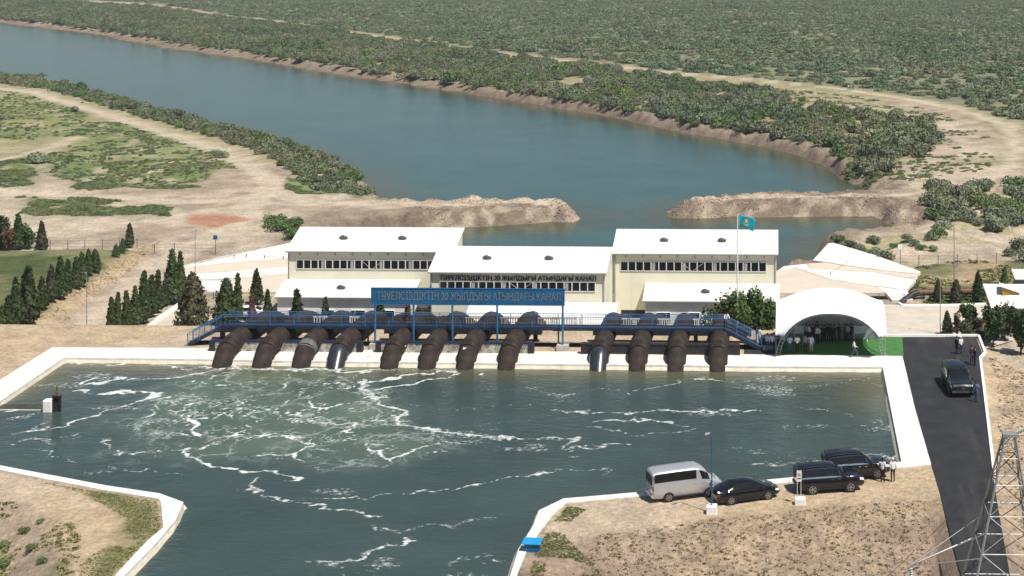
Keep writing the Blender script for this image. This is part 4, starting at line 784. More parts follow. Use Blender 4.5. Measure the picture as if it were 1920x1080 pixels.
def broad_tree(label, p, H, W, n, seed, m, name='leafy_tree', cat='tree', lobes=11, low=.12, size=.17, bare=False, group=None):
    r = np.random.default_rng(seed); root = thing(name, label, cat, p, 0, group); ps = []; ns = []
    cs = [(0, 0, .62, .42)] + [(math.cos(a) * d, math.sin(a) * d, z, q) for a, d, z, q in zip(r.uniform(0, 6.28, lobes), r.uniform(.25, .72, lobes), r.uniform(low + .2, .85, lobes), r.uniform(.2, .36, lobes))]
    k = n // len(cs)
    for (x, y, z, q) in cs:
        d = r.normal(size=(k, 3)); d /= np.linalg.norm(d, axis=1)[:, None]; rr = q * np.cbrt(r.uniform(.25, 1, k)) * (1 + .12 * r.normal(size=k))
        pt = np.stack([(x + d[:, 0] * rr) * W / 2, (y + d[:, 1] * rr) * W / 2, (z + d[:, 2] * rr * .8) * H], 1); ps.append(pt); ns.append(d)
    P = np.concatenate(ps); Nn = np.concatenate(ns); kp = P[:, 2] > .04 * H; P, Nn = P[kp], Nn[kp]
    v, q = leaf_cloud(P, Nn, size, seed, .2); o = link('crown', cloud_mesh('crown', v, q), m, root)
    mb = MB(); mb.tube([(0, 0, -.1), (.03, .02, H * .3), (-.02, 0, H * .62)], [.13 * H / 5, .09 * H / 5, .03], 7)
    for (x, y, z, qq) in cs[1:7]: mb.tube([(0, 0, H * .25), (x * W * .22, y * W * .22, H * (z * .6 + .1)), (x * W * .45, y * W * .45, H * z)], [.06, .04, .015], 5)
    mb.build('trunk', M_TRUNK, root, True); return root
p = (V(1374, 600, 156.6)[0], 157.8, ZL); broad_tree('large round leafy green tree behind the flagpole', (p[0], p[1], gz(p[0], p[1])), V(1375, 534, p[1])[2] - gz(p[0], p[1]), 8.6, 9500, 21, M_LEAF, lobes=15, size=.19)
p = PG(1428, 612, ZL); broad_tree('smaller leafy tree between the round tree and tent', (V(1438, 610, 156.5)[0], 156.8, gz(V(1438, 610, 156.5)[0], 156.8)), 6.2, 3.4, 2600, 22, M_LEAF, size=.18)
for k, (x, y, h, w, lab, m) in enumerate(((1818, 612, 50, 42, 'round clipped green tree beside the parking lot', M_LEAF), (1862, 650, 72, 48, 'dark ragged tree just beyond the tan mound', M_CYP), (1914, 665, 86, 50, 'dark ragged tree in front of the white roofed house', M_CYP),
        (1822, 640, 42, 60, 'low ragged olive shrub trees below the plaza edge', M_CYPO), (1884, 640, 66, 40, 'brownish ragged tree between the two dark ones', M_CYPO), (12, 466, 60, 40, 'loose leafy tree at the back fence with reddish neighbour', M_CYPO), (50, 467, 46, 30, 'pale leafy tree between cypresses at the back fence', M_TAMG), (16, 472, 40, 26, 'reddish leafed shrub at the back fence', M_CYPD))):
    p = PG(x, y, ZL); s = scale_at(p); broad_tree(lab, p, h / s, w / s, 2200, 40 + k, m, size=.2)
p = PG(815, 618, ZL); s = scale_at(p); broad_tree('thin sparse sapling before the pale wall under the sign', p, 52 / s, 34 / s, 240, 60, M_CYPO, size=.2)
p = PG(1795, 634, ZL); s = scale_at(p); broad_tree('thin half bare sapling beside the parking lot', p, 50 / s, 22 / s, 200, 61, M_CYPD, size=.2)

# shrubs: prototypes
def bush_mesh(seed, n=150, flat=.8, size=.22, spiky=.8, lobes=5):
    r = np.random.default_rng(seed); ps = []; ns = []
    for i in range(lobes):
        c = np.array((r.uniform(-.5, .5), r.uniform(-.5, .5), r.uniform(.2, .55) * flat)) if i else np.array((0, 0, .4 * flat)); q = r.uniform(.38, .6)
        d = r.normal(size=(n // lobes, 3)); d[:, 2] = np.abs(d[:, 2]) * .9 - .25; d /= np.linalg.norm(d, axis=1)[:, None]
        ps.append(c + d * q * np.cbrt(r.uniform(.4, 1, len(d)))[:, None] * np.array((1, 1, flat))); ns.append(d)
    P = np.concatenate(ps); Nn = np.concatenate(ns); P[:, 2] = np.maximum(P[:, 2], .02); v, q = leaf_cloud(P, Nn, size, seed, spiky); return cloud_mesh('foliage', v, q)
def tuft_mesh(seed, n=14):
    r = np.random.default_rng(seed); th = r.uniform(0, 6.28, n); P = np.stack([.35 * r.normal(size=n), .35 * r.normal(size=n), np.zeros(n)], 1); Nn = np.stack([np.cos(th), np.sin(th), np.zeros(n)], 1)
    v, q = leaf_cloud(P, Nn, .5, seed, 2.2); return cloud_mesh('tuft', v, q)
def proto_coll(name, meshes, mats):
    c = bpy.data.collections.new(name)
    for i, me in enumerate(meshes):
        for m in mats:
            mm = me.copy(); mm.materials.clear(); mm.materials.append(m); o = bpy.data.objects.new(name + '_source', mm); c.objects.link(o)
    return c
def scatter_tree(coll):
    ng = bpy.data.node_groups.new('scatter_' + coll.name, 'GeometryNodeTree'); ng.interface.new_socket('Geometry', in_out='INPUT', socket_type='NodeSocketGeometry'); ng.interface.new_socket('Geometry', in_out='OUTPUT', socket_type='NodeSocketGeometry')
    N = ng.nodes; L = ng.links; i = N.new('NodeGroupInput'); o = N.new('NodeGroupOutput'); mp = N.new('GeometryNodeMeshToPoints'); ip = N.new('GeometryNodeInstanceOnPoints'); ci = N.new('GeometryNodeCollectionInfo')
    ci.inputs['Collection'].default_value = coll; ci.inputs['Separate Children'].default_value = True; ci.inputs['Reset Children'].default_value = True
    def attr(nm, ty):
        a = N.new('GeometryNodeInputNamedAttribute'); a.data_type = ty; a.inputs['Name'].default_value = nm; return a.outputs['Attribute']
    cx = N.new('ShaderNodeCombineXYZ'); L.new(attr('rot', 'FLOAT'), cx.inputs['Z'])
    er = N.new('FunctionNodeEulerToRotation'); L.new(cx.outputs[0], er.inputs[0])
    L.new(i.outputs[0], mp.inputs['Mesh']); L.new(mp.outputs[0], ip.inputs['Points']); L.new(ci.outputs[0], ip.inputs['Instance']); ip.inputs['Pick Instance'].default_value = True
    L.new(attr('pick', 'INT'), ip.inputs['Instance Index']); L.new(er.outputs[0], ip.inputs['Rotation']); L.new(attr('size', 'FLOAT_VECTOR'), ip.inputs['Scale']); L.new(ip.outputs[0], o.inputs[0]); return ng
NG = {}
def get_ng(c):
    if c.name not in NG: NG[c.name] = scatter_tree(c)
    return NG[c.name]
def scatter(name, coll, P, size, label, cat='scrub', hs=1.0, pick=None):
    P = np.asarray(P, np.float32); n = len(P); me = bpy.data.meshes.new(name); me.vertices.add(n); me.vertices.foreach_set('co', P.ravel())
    def at(nm, ty, arr, key='value'): a = me.attributes.new(nm, ty, 'POINT'); a.data.foreach_set(key, arr)
    at('rot', 'FLOAT', nrng.uniform(0, 6.28, n).astype(np.float32)); at('pick', 'INT', (nrng.integers(0, 1000, n) if pick is None else pick).astype(np.int32))
    size = np.asarray(size, np.float32); sv = np.stack([size, size, size * hs * nrng.uniform(.75, 1.3, n)], 1).astype(np.float32); a = me.attributes.new('size', 'FLOAT_VECTOR', 'POINT'); a.data.foreach_set('vector', sv.ravel())
    o = link(name, me); md = o.modifiers.new('scatter', 'NODES'); md.node_group = get_ng(coll)
    return tag(o, label, cat, None, 'stuff')
M_MAUVE = foliage_mat('brown_tuft', (.31, .245, .195), .3, .3)
BUSH = [bush_mesh(100 + i, 520, .8, .115, .8, 8) for i in range(4)]; FARB = [bush_mesh(120 + i, 380, .75, .13, .6, 8) for i in range(4)]; TUFT = [tuft_mesh(140 + i) for i in range(3)]
C_BELT = proto_coll('belt', BUSH, [M_TAM, M_TAM, M_TAMG]); C_FAR = proto_coll('far', FARB, [M_TAMD, M_TAMD, M_TAM]); C_TUFT = proto_coll('tuft', TUFT, [M_TUFT]); C_DRY = proto_coll('dry', TUFT, [M_DRY, M_MAUVE, M_MAUVE]); C_LOW = proto_coll('low', BUSH[:3], [M_TUFT, M_TAMG, M_SAGE])
def inside(n, poly):
    poly = np.array(poly); lo, hi = poly.min(0), poly.max(0); X = nrng.uniform(lo[0], hi[0], n); Y = nrng.uniform(lo[1], hi[1], n); k = sdist(X, Y, list(map(tuple, poly))) < 0; return X[k], Y[k]
def on_ground(X, Y, dz=-.08): return np.stack([X, Y, height(X, Y) + dz], 1)
# belt on the far shore: between water and track
farshore = [(-300, 14), (-100, 31), (0, 41), (100, 53), (200, 66), (320, 89), (460, 109), (560, 126), (640, 139), (760, 156), (900, 179), (1000, 196), (1120, 214), (1280, 249), (1400, 269), (1480, 286), (1540, 311), (1600, 346), (1650, 340)]
beltpoly = GP(farshore, ZR) + GP([(1720, 300), (1765, 262), (1755, 232), (1700, 222), (1560, 205), (1400, 165), (1240, 142), (1100, 122), (900, 99), (760, 80), (640, 62), (430, 35), (280, 13), (-50, -8), (-300, -20)], ZL)
X, Y = inside(300000, beltpoly); dr = sdist(X, Y, RES); tf = sdist(X, Y, TRACK_FAR, False); k = (dr > 2.6) & (tf > 3.4) & ((fbm(X, Y, 26, 3, 301) > .27) | (dr < 22)); X, Y = X[k], Y[k]
k = nrng.random(len(X)) < np.where(X > G(1500, 220, ZL)[0], .30, .42); X, Y = X[k], Y[k]; print('belt', len(X))
scatter('far_shore_thicket', C_BELT, on_ground(X, Y), nrng.uniform(1.2, 2.9, len(X)) * (.65 + .75 * fbm(X, Y, 18, 3, 89)), 'dense grey green thicket lining the far shore of the reservoir', 'thicket', .95)
# belt on the near left shore
lp = [(-300, 103), (-150, 125), (0, 148), (90, 160), (180, 182), (280, 210), (400, 242), (500, 270), (590, 300), (650, 327), (700, 357), (710, 372)]
lpoly = GP(lp, ZR) + GP([(690, 372), (610, 356), (540, 330), (470, 290), (380, 256), (270, 222), (170, 190), (90, 168), (0, 158), (-300, 128)], ZL)
X, Y = inside(26000, lpoly); dr = sdist(X, Y, RES); t1 = sdist(X, Y, TRACK_L1, False); k = (dr > 1.8) & (t1 > 5.5); X, Y = X[k], Y[k]; print('left belt', len(X))
scatter('near_shore_thicket', C_BELT, on_ground(X, Y), nrng.uniform(1.0, 2.0, len(X)), 'grey green thicket along the near shore beside the dirt track', 'thicket', .95)
# scrub plain beyond
X = nrng.uniform(-760, 330, 60000); Y = 300 + 1250 * nrng.random(60000) ** 1.25
tx = np.array(sorted(TRACK_FAR[:14])); line = np.interp(X, tx[:, 0], tx[:, 1]); tf = sdist(X, Y, TRACK_FAR, False)
k = (Y > line) & (tf > 2 + 8 * fbm(X, Y, 20, 3, 5)) & (np.abs(X + .145 * Y) < .40 * Y + 40) & (nrng.random(60000) < .35 + 1.3 * fbm(X, Y, 55, 4, 77)); X, Y = X[k], Y[k]; print('plain', len(X))
scatter('scrub_plain', C_FAR, on_ground(X, Y), nrng.uniform(1.3, 3.2, len(X)) * (.6 + .9 * fbm(X, Y, 30, 3, 88)), 'endless low green scrub covering the plain beyond the track', 'scrub', .72)
# low greenery on the left fields and on the right bank
Xs = []; Ys = []
for pl in GREENS + GREEN_R[2:]:
    a_ = np.array(pl); X = nrng.uniform(a_[:, 0].min() - 4, a_[:, 0].max() + 4, 12000); Y = nrng.uniform(a_[:, 1].min() - 6, a_[:, 1].max() + 6, 12000); k = (sdist(X, Y, pl) + 9 * (fbm(X, Y, 14, 5, 31) - .5) + 5 * (fbm(X, Y, 3.5, 4, 37) - .5) < -.5) & (fbm(X, Y, 5, 3, 37) > .40); Xs.append(X[k]); Ys.append(Y[k])
X = np.concatenate(Xs); Y = np.concatenate(Ys); t = np.minimum.reduce([sdist(X, Y, q, False) for q in (TRACK_L1, TRACK_L2, TRACK_L4)]); k = t > 3; X, Y = X[k], Y[k]; print('field', len(X))
scatter('field_weeds', C_LOW, on_ground(X, Y), nrng.uniform(.2, .62, len(X)), 'low green weeds in patches on the sandy field', 'weeds', .7)
# track verges and right hand sandy slope
X, Y = inside(5200, GP([(1400, 160), (1600, 182), (1720, 200), (1850, 240), (1885, 290), (1860, 320), (1700, 340), (1650, 330), (1740, 280), (1740, 240), (1560, 210)], ZL)); k = (sdist(X, Y, TRACK_FAR, False) > 3.5) & (fbm(X, Y, 7, 3, 5) > .5); X, Y = X[k], Y[k]
scatter('verge_weeds', C_LOW, on_ground(X, Y), nrng.uniform(.3, .8, len(X)), 'scattered olive weeds on the sandy slope below the far track', 'weeds', .6)
# grass on the platform edges and dry tufts on the near slope
X, Y = inside(26000, GP([(80, 905), (200, 924), (294, 940), (302, 990), (215, 1074), (120, 1180), (150, 1060), (225, 1000), (225, 965), (150, 922)])); k = fbm(X, Y, 3.5, 4, 37) > .42; X, Y = X[k], Y[k]
scatter('bank_grass', C_TUFT, on_ground(X, Y, -.03), nrng.uniform(.05, .13, len(X)), 'short green grass on the corner of the bank by the channel', 'grass', .8)
X, Y = inside(16000, GP([(1064, 948), (1100, 955), (1060, 985), (1060, 1010), (1130, 1050), (1080, 1120), (950, 1180), (992, 1035)])); k = (fbm(X, Y, 3.5, 4, 37) > .45) & (sdist(X, Y, POOL) > 1.2); X, Y = X[k], Y[k]
scatter('shore_grass', C_TUFT, on_ground(X, Y, -.03), nrng.uniform(.05, .13, len(X)), 'short yellow green grass along the bank by the blue box', 'grass', .8)
X, Y = inside(14000, GP([(1120, 1004), (1400, 966), (1735, 932), (1795, 1100), (1830, 1250), (900, 1250)])); k = (sdist(X, Y, ROAD) > .3) & (sdist(X, Y, POOL) > 3); X, Y = X[k], Y[k]
scatter('dry_grass', C_DRY, on_ground(X, Y, -.03), nrng.uniform(.06, .19, len(X)), 'brown dry grass tufts covering the near slope beside the road', 'grass', .7)
X, Y = inside(5000, GP([(1868, 700), (1840, 645), (1930, 690), (1990, 900), (2000, 1200), (1930, 1200), (1875, 890)])); k = (sdist(X, Y, ROAD) > .8); X, Y = X[k], Y[k]
scatter('mound_grass', C_DRY, on_ground(X, Y, -.03), nrng.uniform(.07, .2, len(X)), 'dry grass tufts on the tan mound right of the road kerb', 'grass', .7)
X, Y = inside(3600, GP([(-60, 930), (90, 950), (150, 1000), (140, 1180), (-300, 1180)])); k = fbm(X, Y, 4, 3, 8) > .52; X, Y = X[k], Y[k]
scatter('corner_weeds', C_TUFT, on_ground(X, Y, -.03), nrng.uniform(.10, .32, len(X)), 'sparse weeds on the eroded slope at the channel corner', 'weeds', .7)
X, Y = inside(7000, SLOPE_L); k = fbm(X, Y, 3, 3, 8) > .45; X, Y = X[k], Y[k]; scatter('slope_grass', C_DRY, on_ground(X, Y, -.03), nrng.uniform(.07, .2, len(X)), 'straw coloured grass on the slope below the cypress row', 'grass', .6)
X, Y = inside(2500, LAWN_R); k = (fbm(X, Y, 4, 3, 8) > .5) & (X < G(1920, 540, ZL)[0]); X, Y = X[k], Y[k]; scatter('lawn_weeds', C_TUFT, on_ground(X, Y, -.03), nrng.uniform(.2, .5, len(X)), 'patchy grass on the lawn behind the white roofed house', 'grass', .6)

# clods and stones on the reservoir banks
def clod(seed):
    bm = bmesh.new(); bmesh.ops.create_icosphere(bm, subdivisions=1, radius=1.0); r = random.Random(seed)
    for v in bm.verts: v.co *= r.uniform(.65, 1.15); v.co.z *= .7
    me = bpy.data.meshes.new('clod'); bm.to_mesh(me); bm.free(); return me
M_CLOD = mat('earth_clod', (.33, .265, .20), .95, var=.25, scale=1.0, spec=.1, obj_random=.35)
C_CLOD = proto_coll('clod', [clod(i) for i in range(4)], [M_CLOD])
Xa, Ya = inside(16000, SPIT); Xb, Yb = inside(16000, SPIT_R); X = np.concatenate([Xa, Xb]); Y = np.concatenate([Ya, Yb]); dr = sdist(X, Y, RES); k = (dr > .2) & (dr < 8) & (fbm(X, Y, 5, 3, 12) > .45); X, Y = X[k], Y[k]; print('clods', len(X))
scatter('earth_clods', C_CLOD, on_ground(X, Y, 0), nrng.uniform(.04, .30, len(X)) ** 1.3, 'brown earth clods strewn over the two spits', 'clods')
# single shrubs one can pick out
SH = [bush_mesh(160 + i, 900, .85, .095, .8, 9) for i in range(4)]
for i, me in enumerate(SH): me.materials.append((M_SAGE, M_TAMG, M_SAGE, M_TAM)[i])
stem = MB(); 
for k in range(5): a = k * 1.26; stem.tube([(0, 0, -.05), (.25 * math.cos(a), .25 * math.sin(a), .3), (.45 * math.cos(a), .45 * math.sin(a), .55)], [.03, .02, .008], 4)
STEM = stem.mesh('stems')
def shrub(x, y, w, label, group, k=None, Z=ZL):
    p = PG(x, y, Z); s = scale_at(p); r = w / 2 / s / .85; o = thing('shrub', label, 'shrub', p, rng.uniform(0, 6.28), group); o.scale = (r, r, r * rng.uniform(.85, 1.15))
    link('foliage', SH[rng.randrange(4) if k is None else k], None, o); link('stems', STEM, M_TRUNK, o)
gl = 'grey green shrubs on the sandy bank'
for i in range(84):
    x, y = rng.uniform(1750, 1935), rng.uniform(352, 438)
    if y < 445 - (x - 1750) * .35 + 30 and (x - 1810) ** 2 / 1400 + (y - 432) ** 2 / 200 > 1: shrub(x, y, rng.uniform(24, 50), 'grey green shrub in the thicket on the sandy bank right of the reservoir', gl)
for x, y, w in ((1572, 455, 26), (1590, 462, 30), (1612, 468, 24), (1640, 458, 30), (1635, 482, 34), (1660, 486, 36), (1618, 478, 22), (1700, 452, 26), (1712, 462, 24), (1745, 450, 30), (1760, 445, 34), (1728, 468, 20), (1675, 465, 18), (1752, 470, 22), (1890, 480, 26)): shrub(x, y, w, 'grey green shrub growing behind the right hand concrete apron', 'shrubs behind the apron')
for x, y, w in ((1912, 470, 42), (1930, 490, 50)): shrub(x, y, w, 'large olive shrub at the wire fence by the patchy lawn', 'large shrubs at the fence', 3)
for x, y, w in ((513, 425, 40), (530, 432, 46), (546, 446, 34), (556, 424, 36)): shrub(x, y, w, 'green shrub on the sand behind the left pump hall', 'shrubs behind the pump hall', 1)
for x, y, w in ((78, 306, 46), (142, 208, 18), (405, 292, 30), (420, 296, 26), (20, 222, 24), (0, 225, 28)): shrub(x, y, w, 'dark sage shrub standing among weeds on the sandy field', 'shrubs on the field', 0)
for x, y, w in ((1850, 352, 34), (1640, 300, 60), (1665, 322, 44), (1690, 290, 44), (1615, 318, 40)): shrub(x, y, w, 'rounded grey shrub near the eroded end of the far shore', 'shrubs at the eroded bank', 3)
for x, y, w in ((60, 1032, 22), (75, 980, 14), (45, 1000, 20), (10, 1060, 26), (5, 1025, 20), (80, 1055, 18)): shrub(x, y, w, 'small green weed clump on the eroded corner slope', 'weed clumps on the corner slope', 1, 0)
# ------------------------------------------------------------------ vehicles
M_BLACK = mat('black_car_paint', (.006, .007, .010), .15, var=.05, spec=.4, coat=.55); M_SILVER = mat('silver_car_paint', (.50, .51, .53), .3, metal=.45, var=.02, coat=.7); M_GREYCAR = mat('graphite_car_paint', (.018, .021, .026), .25, metal=.3, var=.05, coat=.8)
M_TYRE = mat('tyre_rubber', (.015, .015, .015), .85); M_ALLOY = mat('alloy_rim', (.42, .42, .43), .3, metal=.8); M_CHROME = mat('chrome', (.72, .72, .73), .12, metal=1.0); M_LAMPR = mat('red_lamp', (.30, .015, .012), .2, spec=.6); M_LAMPW = mat('clear_lamp', (.75, .77, .8), .12, spec=.6)
M_PLATE = mat('plate_white', (.75, .75, .73), .5); M_PLAST = mat('black_plastic', (.02, .02, .022), .5)
def loft_pt(st, t, u):
    """st: stations (x, zbot, w, zbelt, wt, ztop); t station float, u 0..6 ring position on the right half"""
    i = min(int(t), len(st) - 2); f = t - i; a, b = st[i], st[i + 1]; x, zb, w, zl, wt, zt = [a[k] + (b[k] - a[k]) * f for k in range(6)]
    R = [(w * .88, zb), (w * .985, zb + (zl - zb) * .28), (w, zb + (zl - zb) * .68), (w * .965, zl), (wt + (w * .93 - wt) * .12, zt - (zt - zl) * .16), (wt * .82, zt - .012), (0, zt + .03)]
    j = min(int(u), 5); g = u - j; return Vector((x, R[j][0] + (R[j + 1][0] - R[j][0]) * g, R[j][1] + (R[j + 1][1] - R[j][1]) * g))
def car(label, cat, p, heading, st, wheels, wr, paint, glass_side, screens, lamps_f, lamps_r, roofrail=False, chrome_frame=False, name='parked_car', mirror=None, extra=None, rim=M_ALLOY, group=None):
    root = thing(name, label, cat, p, heading, group); n = len(st); us = [0, .5, 1, 1.5, 2, 2.5, 3, 3.5, 4, 4.5, 5, 5.5, 6]; sub = 3
    mb = MB(); rows = []
    for i in range((n - 1) * sub + 1):
        t = min(i / sub, n - 1); half = [loft_pt(st, t, u) for u in us]; rows.append(half + [Vector((q.x, -q.y, q.z)) for q in reversed(half[:-1])])
    k = len(rows[0]); vs = [q for r in rows for q in r]; fs = []
    for i in range(len(rows) - 1):
        for j in range(k - 1): a = i * k + j; fs.append((a, a + 1, a + k + 1, a + k))
        fs.append((i * k + k - 1, i * k, (i + 1) * k, (i + 1) * k + k - 1))
    fs.append(tuple(range(k))); fs.append(tuple(range((len(rows) - 1) * k + k - 1, (len(rows) - 1) * k - 1, -1))); mb.add(vs, fs)
    body = mb.build('body', paint, root, True)
    def patch(t0, t1, u0, u1, name, m, off=.012, parent=root, both=True, nt=6, nu=3, skew=0.0):
        for sgn in ((1, -1) if both else (1,)):
            mb = MB(); P = []
            for a in range(nt + 1):
                for b in range(nu + 1):
                    t = t0 + (t1 - t0) * a / nt; u = u0 + (u1 - u0) * b / nu; t = min(max(t + skew * (b / nu), 0), n - 1.001)
                    q = loft_pt(st, t, u); e1 = loft_pt(st, min(t + .02, n - 1.001), u) - loft_pt(st, max(t - .02, 0), u); e2 = loft_pt(st, t, min(u + .05, 6)) - loft_pt(st, t, max(u - .05, 0)); nn = e1.cross(e2)
                    nn = nn.normalized() if nn.length > 1e-9 else Vector((0, 1, 0))
                    if nn.dot(q - Vector((q.x, 0, .6))) < 0: nn = -nn
                    q = q + nn * off; P.append(Vector((q.x, q.y * sgn, q.z)))
            mb.add(P, [(a * (nu + 1) + b, a * (nu + 1) + b + 1, (a + 1) * (nu + 1) + b + 1, (a + 1) * (nu + 1) + b) for a in range(nt) for b in range(nu)]); o = mb.build(name, m, parent, True)
    for t0, t1, u0, u1, sk in glass_side:
        if chrome_frame: patch(t0 - .08, t1 + .08, u0 - .17, u1 + .12, 'window_trim', M_CHROME, .009, root, skew=sk)
        patch(t0, t1, u0, u1, 'side_window', M_GLASS, .016, root, skew=sk)
    for t0, t1, u0, nm in screens:             # windscreen / rear window across the car
        mb = MB(); P = []; nt, nu = 4, 10
        for a in range(nt + 1):
            for b in range(nu + 1):
                t = t0 + (t1 - t0) * a / nt; v = -1 + 2 * b / nu; q = loft_pt(st, t, 6 - abs(v) * (6 - u0)); e1 = loft_pt(st, min(t + .05, n - 1.001), 5.6) - loft_pt(st, max(t - .05, 0), 5.6); up = Vector((-e1.z, 0, e1.x)).normalized(); up = up if up.z > 0 else -up
                P.append(Vector((q.x, q.y * (1 if v >= 0 else -1), q.z)) + up * .016)
        mb.add(P, [(a * (nu + 1) + b, a * (nu + 1) + b + 1, (a + 1) * (nu + 1) + b + 1, (a + 1) * (nu + 1) + b) for a in range(nt) for b in range(nu)]); mb.build(nm, M_GLASS, root, True)
    hw = max(s[2] for s in st)
    for wx in wheels:
        for sgn in (1, -1):
            ar = MB(); ar.lathe([(wr * 1.16, -.02), (wr * 1.16, .012)], 22, (wx, sgn * (hw * .985), wr * 1.0), 'y'); ar.build('arch_gap_shade', M_PLAST, root, True)  # flat dark disc paints the shade of the gap round the wheel
            y = sgn * (hw - .09); wv = thing('wheel', None, None); wv.parent = root; wv.location = (wx, y, wr); wv.rotation_euler = (0, rng.uniform(0, 1), 0)
            mb = MB(); mb.lathe([(wr * .62, -.115), (wr * .93, -.115), (wr, -.08), (wr, .08), (wr * .93, .115), (wr * .62, .115)], 24, (0, 0, 0), 'y'); mb.build('tyre', M_TYRE, wv, True)
            mb = MB(); yo = sgn * .118; mb.lathe([(wr * .66, yo - sgn * .02), (wr * .66, yo), (wr * .56, yo), (wr * .56, yo - sgn * .05)], 24, (0, 0, 0), 'y')
            for s in range(5):
                a = s * 2 * math.pi / 5; mb.hexa([(math.cos(a + d) * r, yo - sgn * .03, math.sin(a + d) * r) for r, d in ((.08 * wr, -1), (wr * .6, -.18), (wr * .6, .18), (.08 * wr, 1))], [(math.cos(a + d) * r, yo + sgn * .006, math.sin(a + d) * r) for r, d in ((.08 * wr, -1), (wr * .6, -.14), (wr * .6, .14), (.08 * wr, 1))])
            mb.lathe([(wr * .16, yo - sgn * .02), (wr * .16, yo + sgn * .012)], 12, (0, 0, 0), 'y'); mb.build('rim', rim, wv, True)
            mb = MB(); mb.lathe([(wr * .58, yo - sgn * .06), (wr * .58, yo - sgn * .045)], 20, (0, 0, 0), 'y'); mb.build('brake_disc', M_PLAST, wv, True)
    for lst, nm, m in ((lamps_f, 'headlight', M_LAMPW), (lamps_r, 'tail_light', M_LAMPR)):
        t0, t1, u0, u1 = lst; patch(t0, t1, u0, u1, nm, m, .012, root, nt=3, nu=2)
    mx, mz = mirror
    for sgn in (1, -1):
        mb = MB(); mb.lathe([(.02, -.11), (.085, -.08), (.1, .0), (.085, .08), (.02, .11)], 8, (mx, sgn * (hw + .08), mz), 'y'); mb.box((mx, sgn * (hw - .02), mz - .04), (.05, .16, .05)); mb.build('wing_mirror', paint, root, True)
    if roofrail:
        for sgn in (1, -1):
            i0, i1 = roofrail; pts = [loft_pt(st, i0 + (i1 - i0) * q / 5, 4.75) for q in range(6)]; mb = MB(); mb.tube([Vector((q.x, q.y * sgn, q.z + (.07 if 0 < a < 5 else .0))) for a, q in enumerate(pts)], .025, 6); mb.build('roof_rail', M_PLAST, root, True)
    xb, xf = st[0][0], st[-1][0]
    for x, s in ((xb, -1), (xf, 1)): mb = MB(); mb.box((x + s * .015, 0, .62), (.02, .52, .12)); mb.build('number_plate', M_PLATE, root)
    for sgn in (1, -1):
        mb = MB(); mb.box(((wheels[0] + wheels[1]) / 2, sgn * (hw * .93), st[len(st) // 2][1] + .02), (abs(wheels[1] - wheels[0]) - 2.3 * wr, .12, .07)); mb.build('side_sill', M_PLAST, root)
        for dx in (.38, .72): 
            q = loft_pt(st, (n - 1) * (.30 + dx * .35), 2.55); mb = MB(); mb.box((q.x, sgn * (q.y + .015), q.z), (.2, .03, .035)); mb.build('door_handle', M_CHROME if chrome_frame else paint, root)
        for dx in (.30, .48, .66):
            mb = MB(); a = loft_pt(st, (n - 1) * dx, .6); b = loft_pt(st, (n - 1) * dx, 2.9); mb.hexa([(a.x - .006, sgn * (a.y - .01), a.z), (a.x + .006, sgn * (a.y - .01), a.z), (a.x + .006, sgn * (a.y + .003), a.z), (a.x - .006, sgn * (a.y + .003), a.z)], [(b.x - .006, sgn * (b.y - .01), b.z), (b.x + .006, sgn * (b.y - .01), b.z), (b.x + .006, sgn * (b.y + .003), b.z), (b.x - .006, sgn * (b.y + .003), b.z)]); mb.build('door_gap', M_PLAST, root)
    if extra: extra(root, st, hw)
    return root
def wheels_to_pose(r, f, dxr, dxf, off):     # ground points of the near wheels -> centre, heading
    a, b = Vector(G(*r)), Vector(G(*f)); h = math.atan2(b.y - a.y, b.x - a.x); d = Vector((math.cos(h), math.sin(h), 0)); m = (a + b) / 2; side = Vector((-d.y, d.x, 0))
    c = m - d * (dxr + dxf) / 2 + side * off; return (c.x, c.y, 0.0), h
# stations: (x, zbot, half width, belt z, roof half width, top z)
VAN = [(-2.69, .45, .80, 1.30, .74, 2.02), (-2.62, .34, .91, 1.32, .80, 2.17), (-2.2, .30, .94, 1.33, .82, 2.25), (-1.0, .30, .94, 1.33, .83, 2.28), (.3, .30, .94, 1.32, .83, 2.27), (.95, .30, .94, 1.31, .82, 2.20), (1.35, .30, .94, 1.27, .79, 1.98), (1.75, .30, .93, 1.22, .76, 1.63), (2.10, .30, .92, 1.12, .78, 1.24), (2.50, .32, .88, 1.0, .80, 1.06), (2.66, .40, .80, .80, .70, .84)]
def van_extra(root, st, hw):
    mb = MB(); mb.box((-2.70, 0, .50), (.12, 1.70, .22)); mb.build('rear_bumper', M_SILVER, root); mb = MB(); mb.box((2.62, 0, .50), (.14, 1.62, .26)); mb.build('front_bumper', M_SILVER, root)
    mb = MB(); mb.box((-2.715, 0, 1.62), (.02, 1.36, .60)); mb.build('rear_window', M_GLASS, root)
c, h = wheels_to_pose((1254, 941), (1328, 931), -1.55, 1.55, .87)
car('silver high roof passenger van parked at the edge of the pool', 'van', c, h, VAN, (-1.5, 1.55), .34, M_SILVER, [(.75, 4.45, 3.22, 4.05, 0), (5.15, 6.65, 3.15, 3.95, -.35)], [(6.0, 7.8, 4.3, 'windscreen')], (9.1, 9.8, 1.7, 2.9), (.05, .9, 1.7, 2.75), name='passenger_van', mirror=(1.72, 1.22), extra=van_extra).scale = (1, 1, .96)
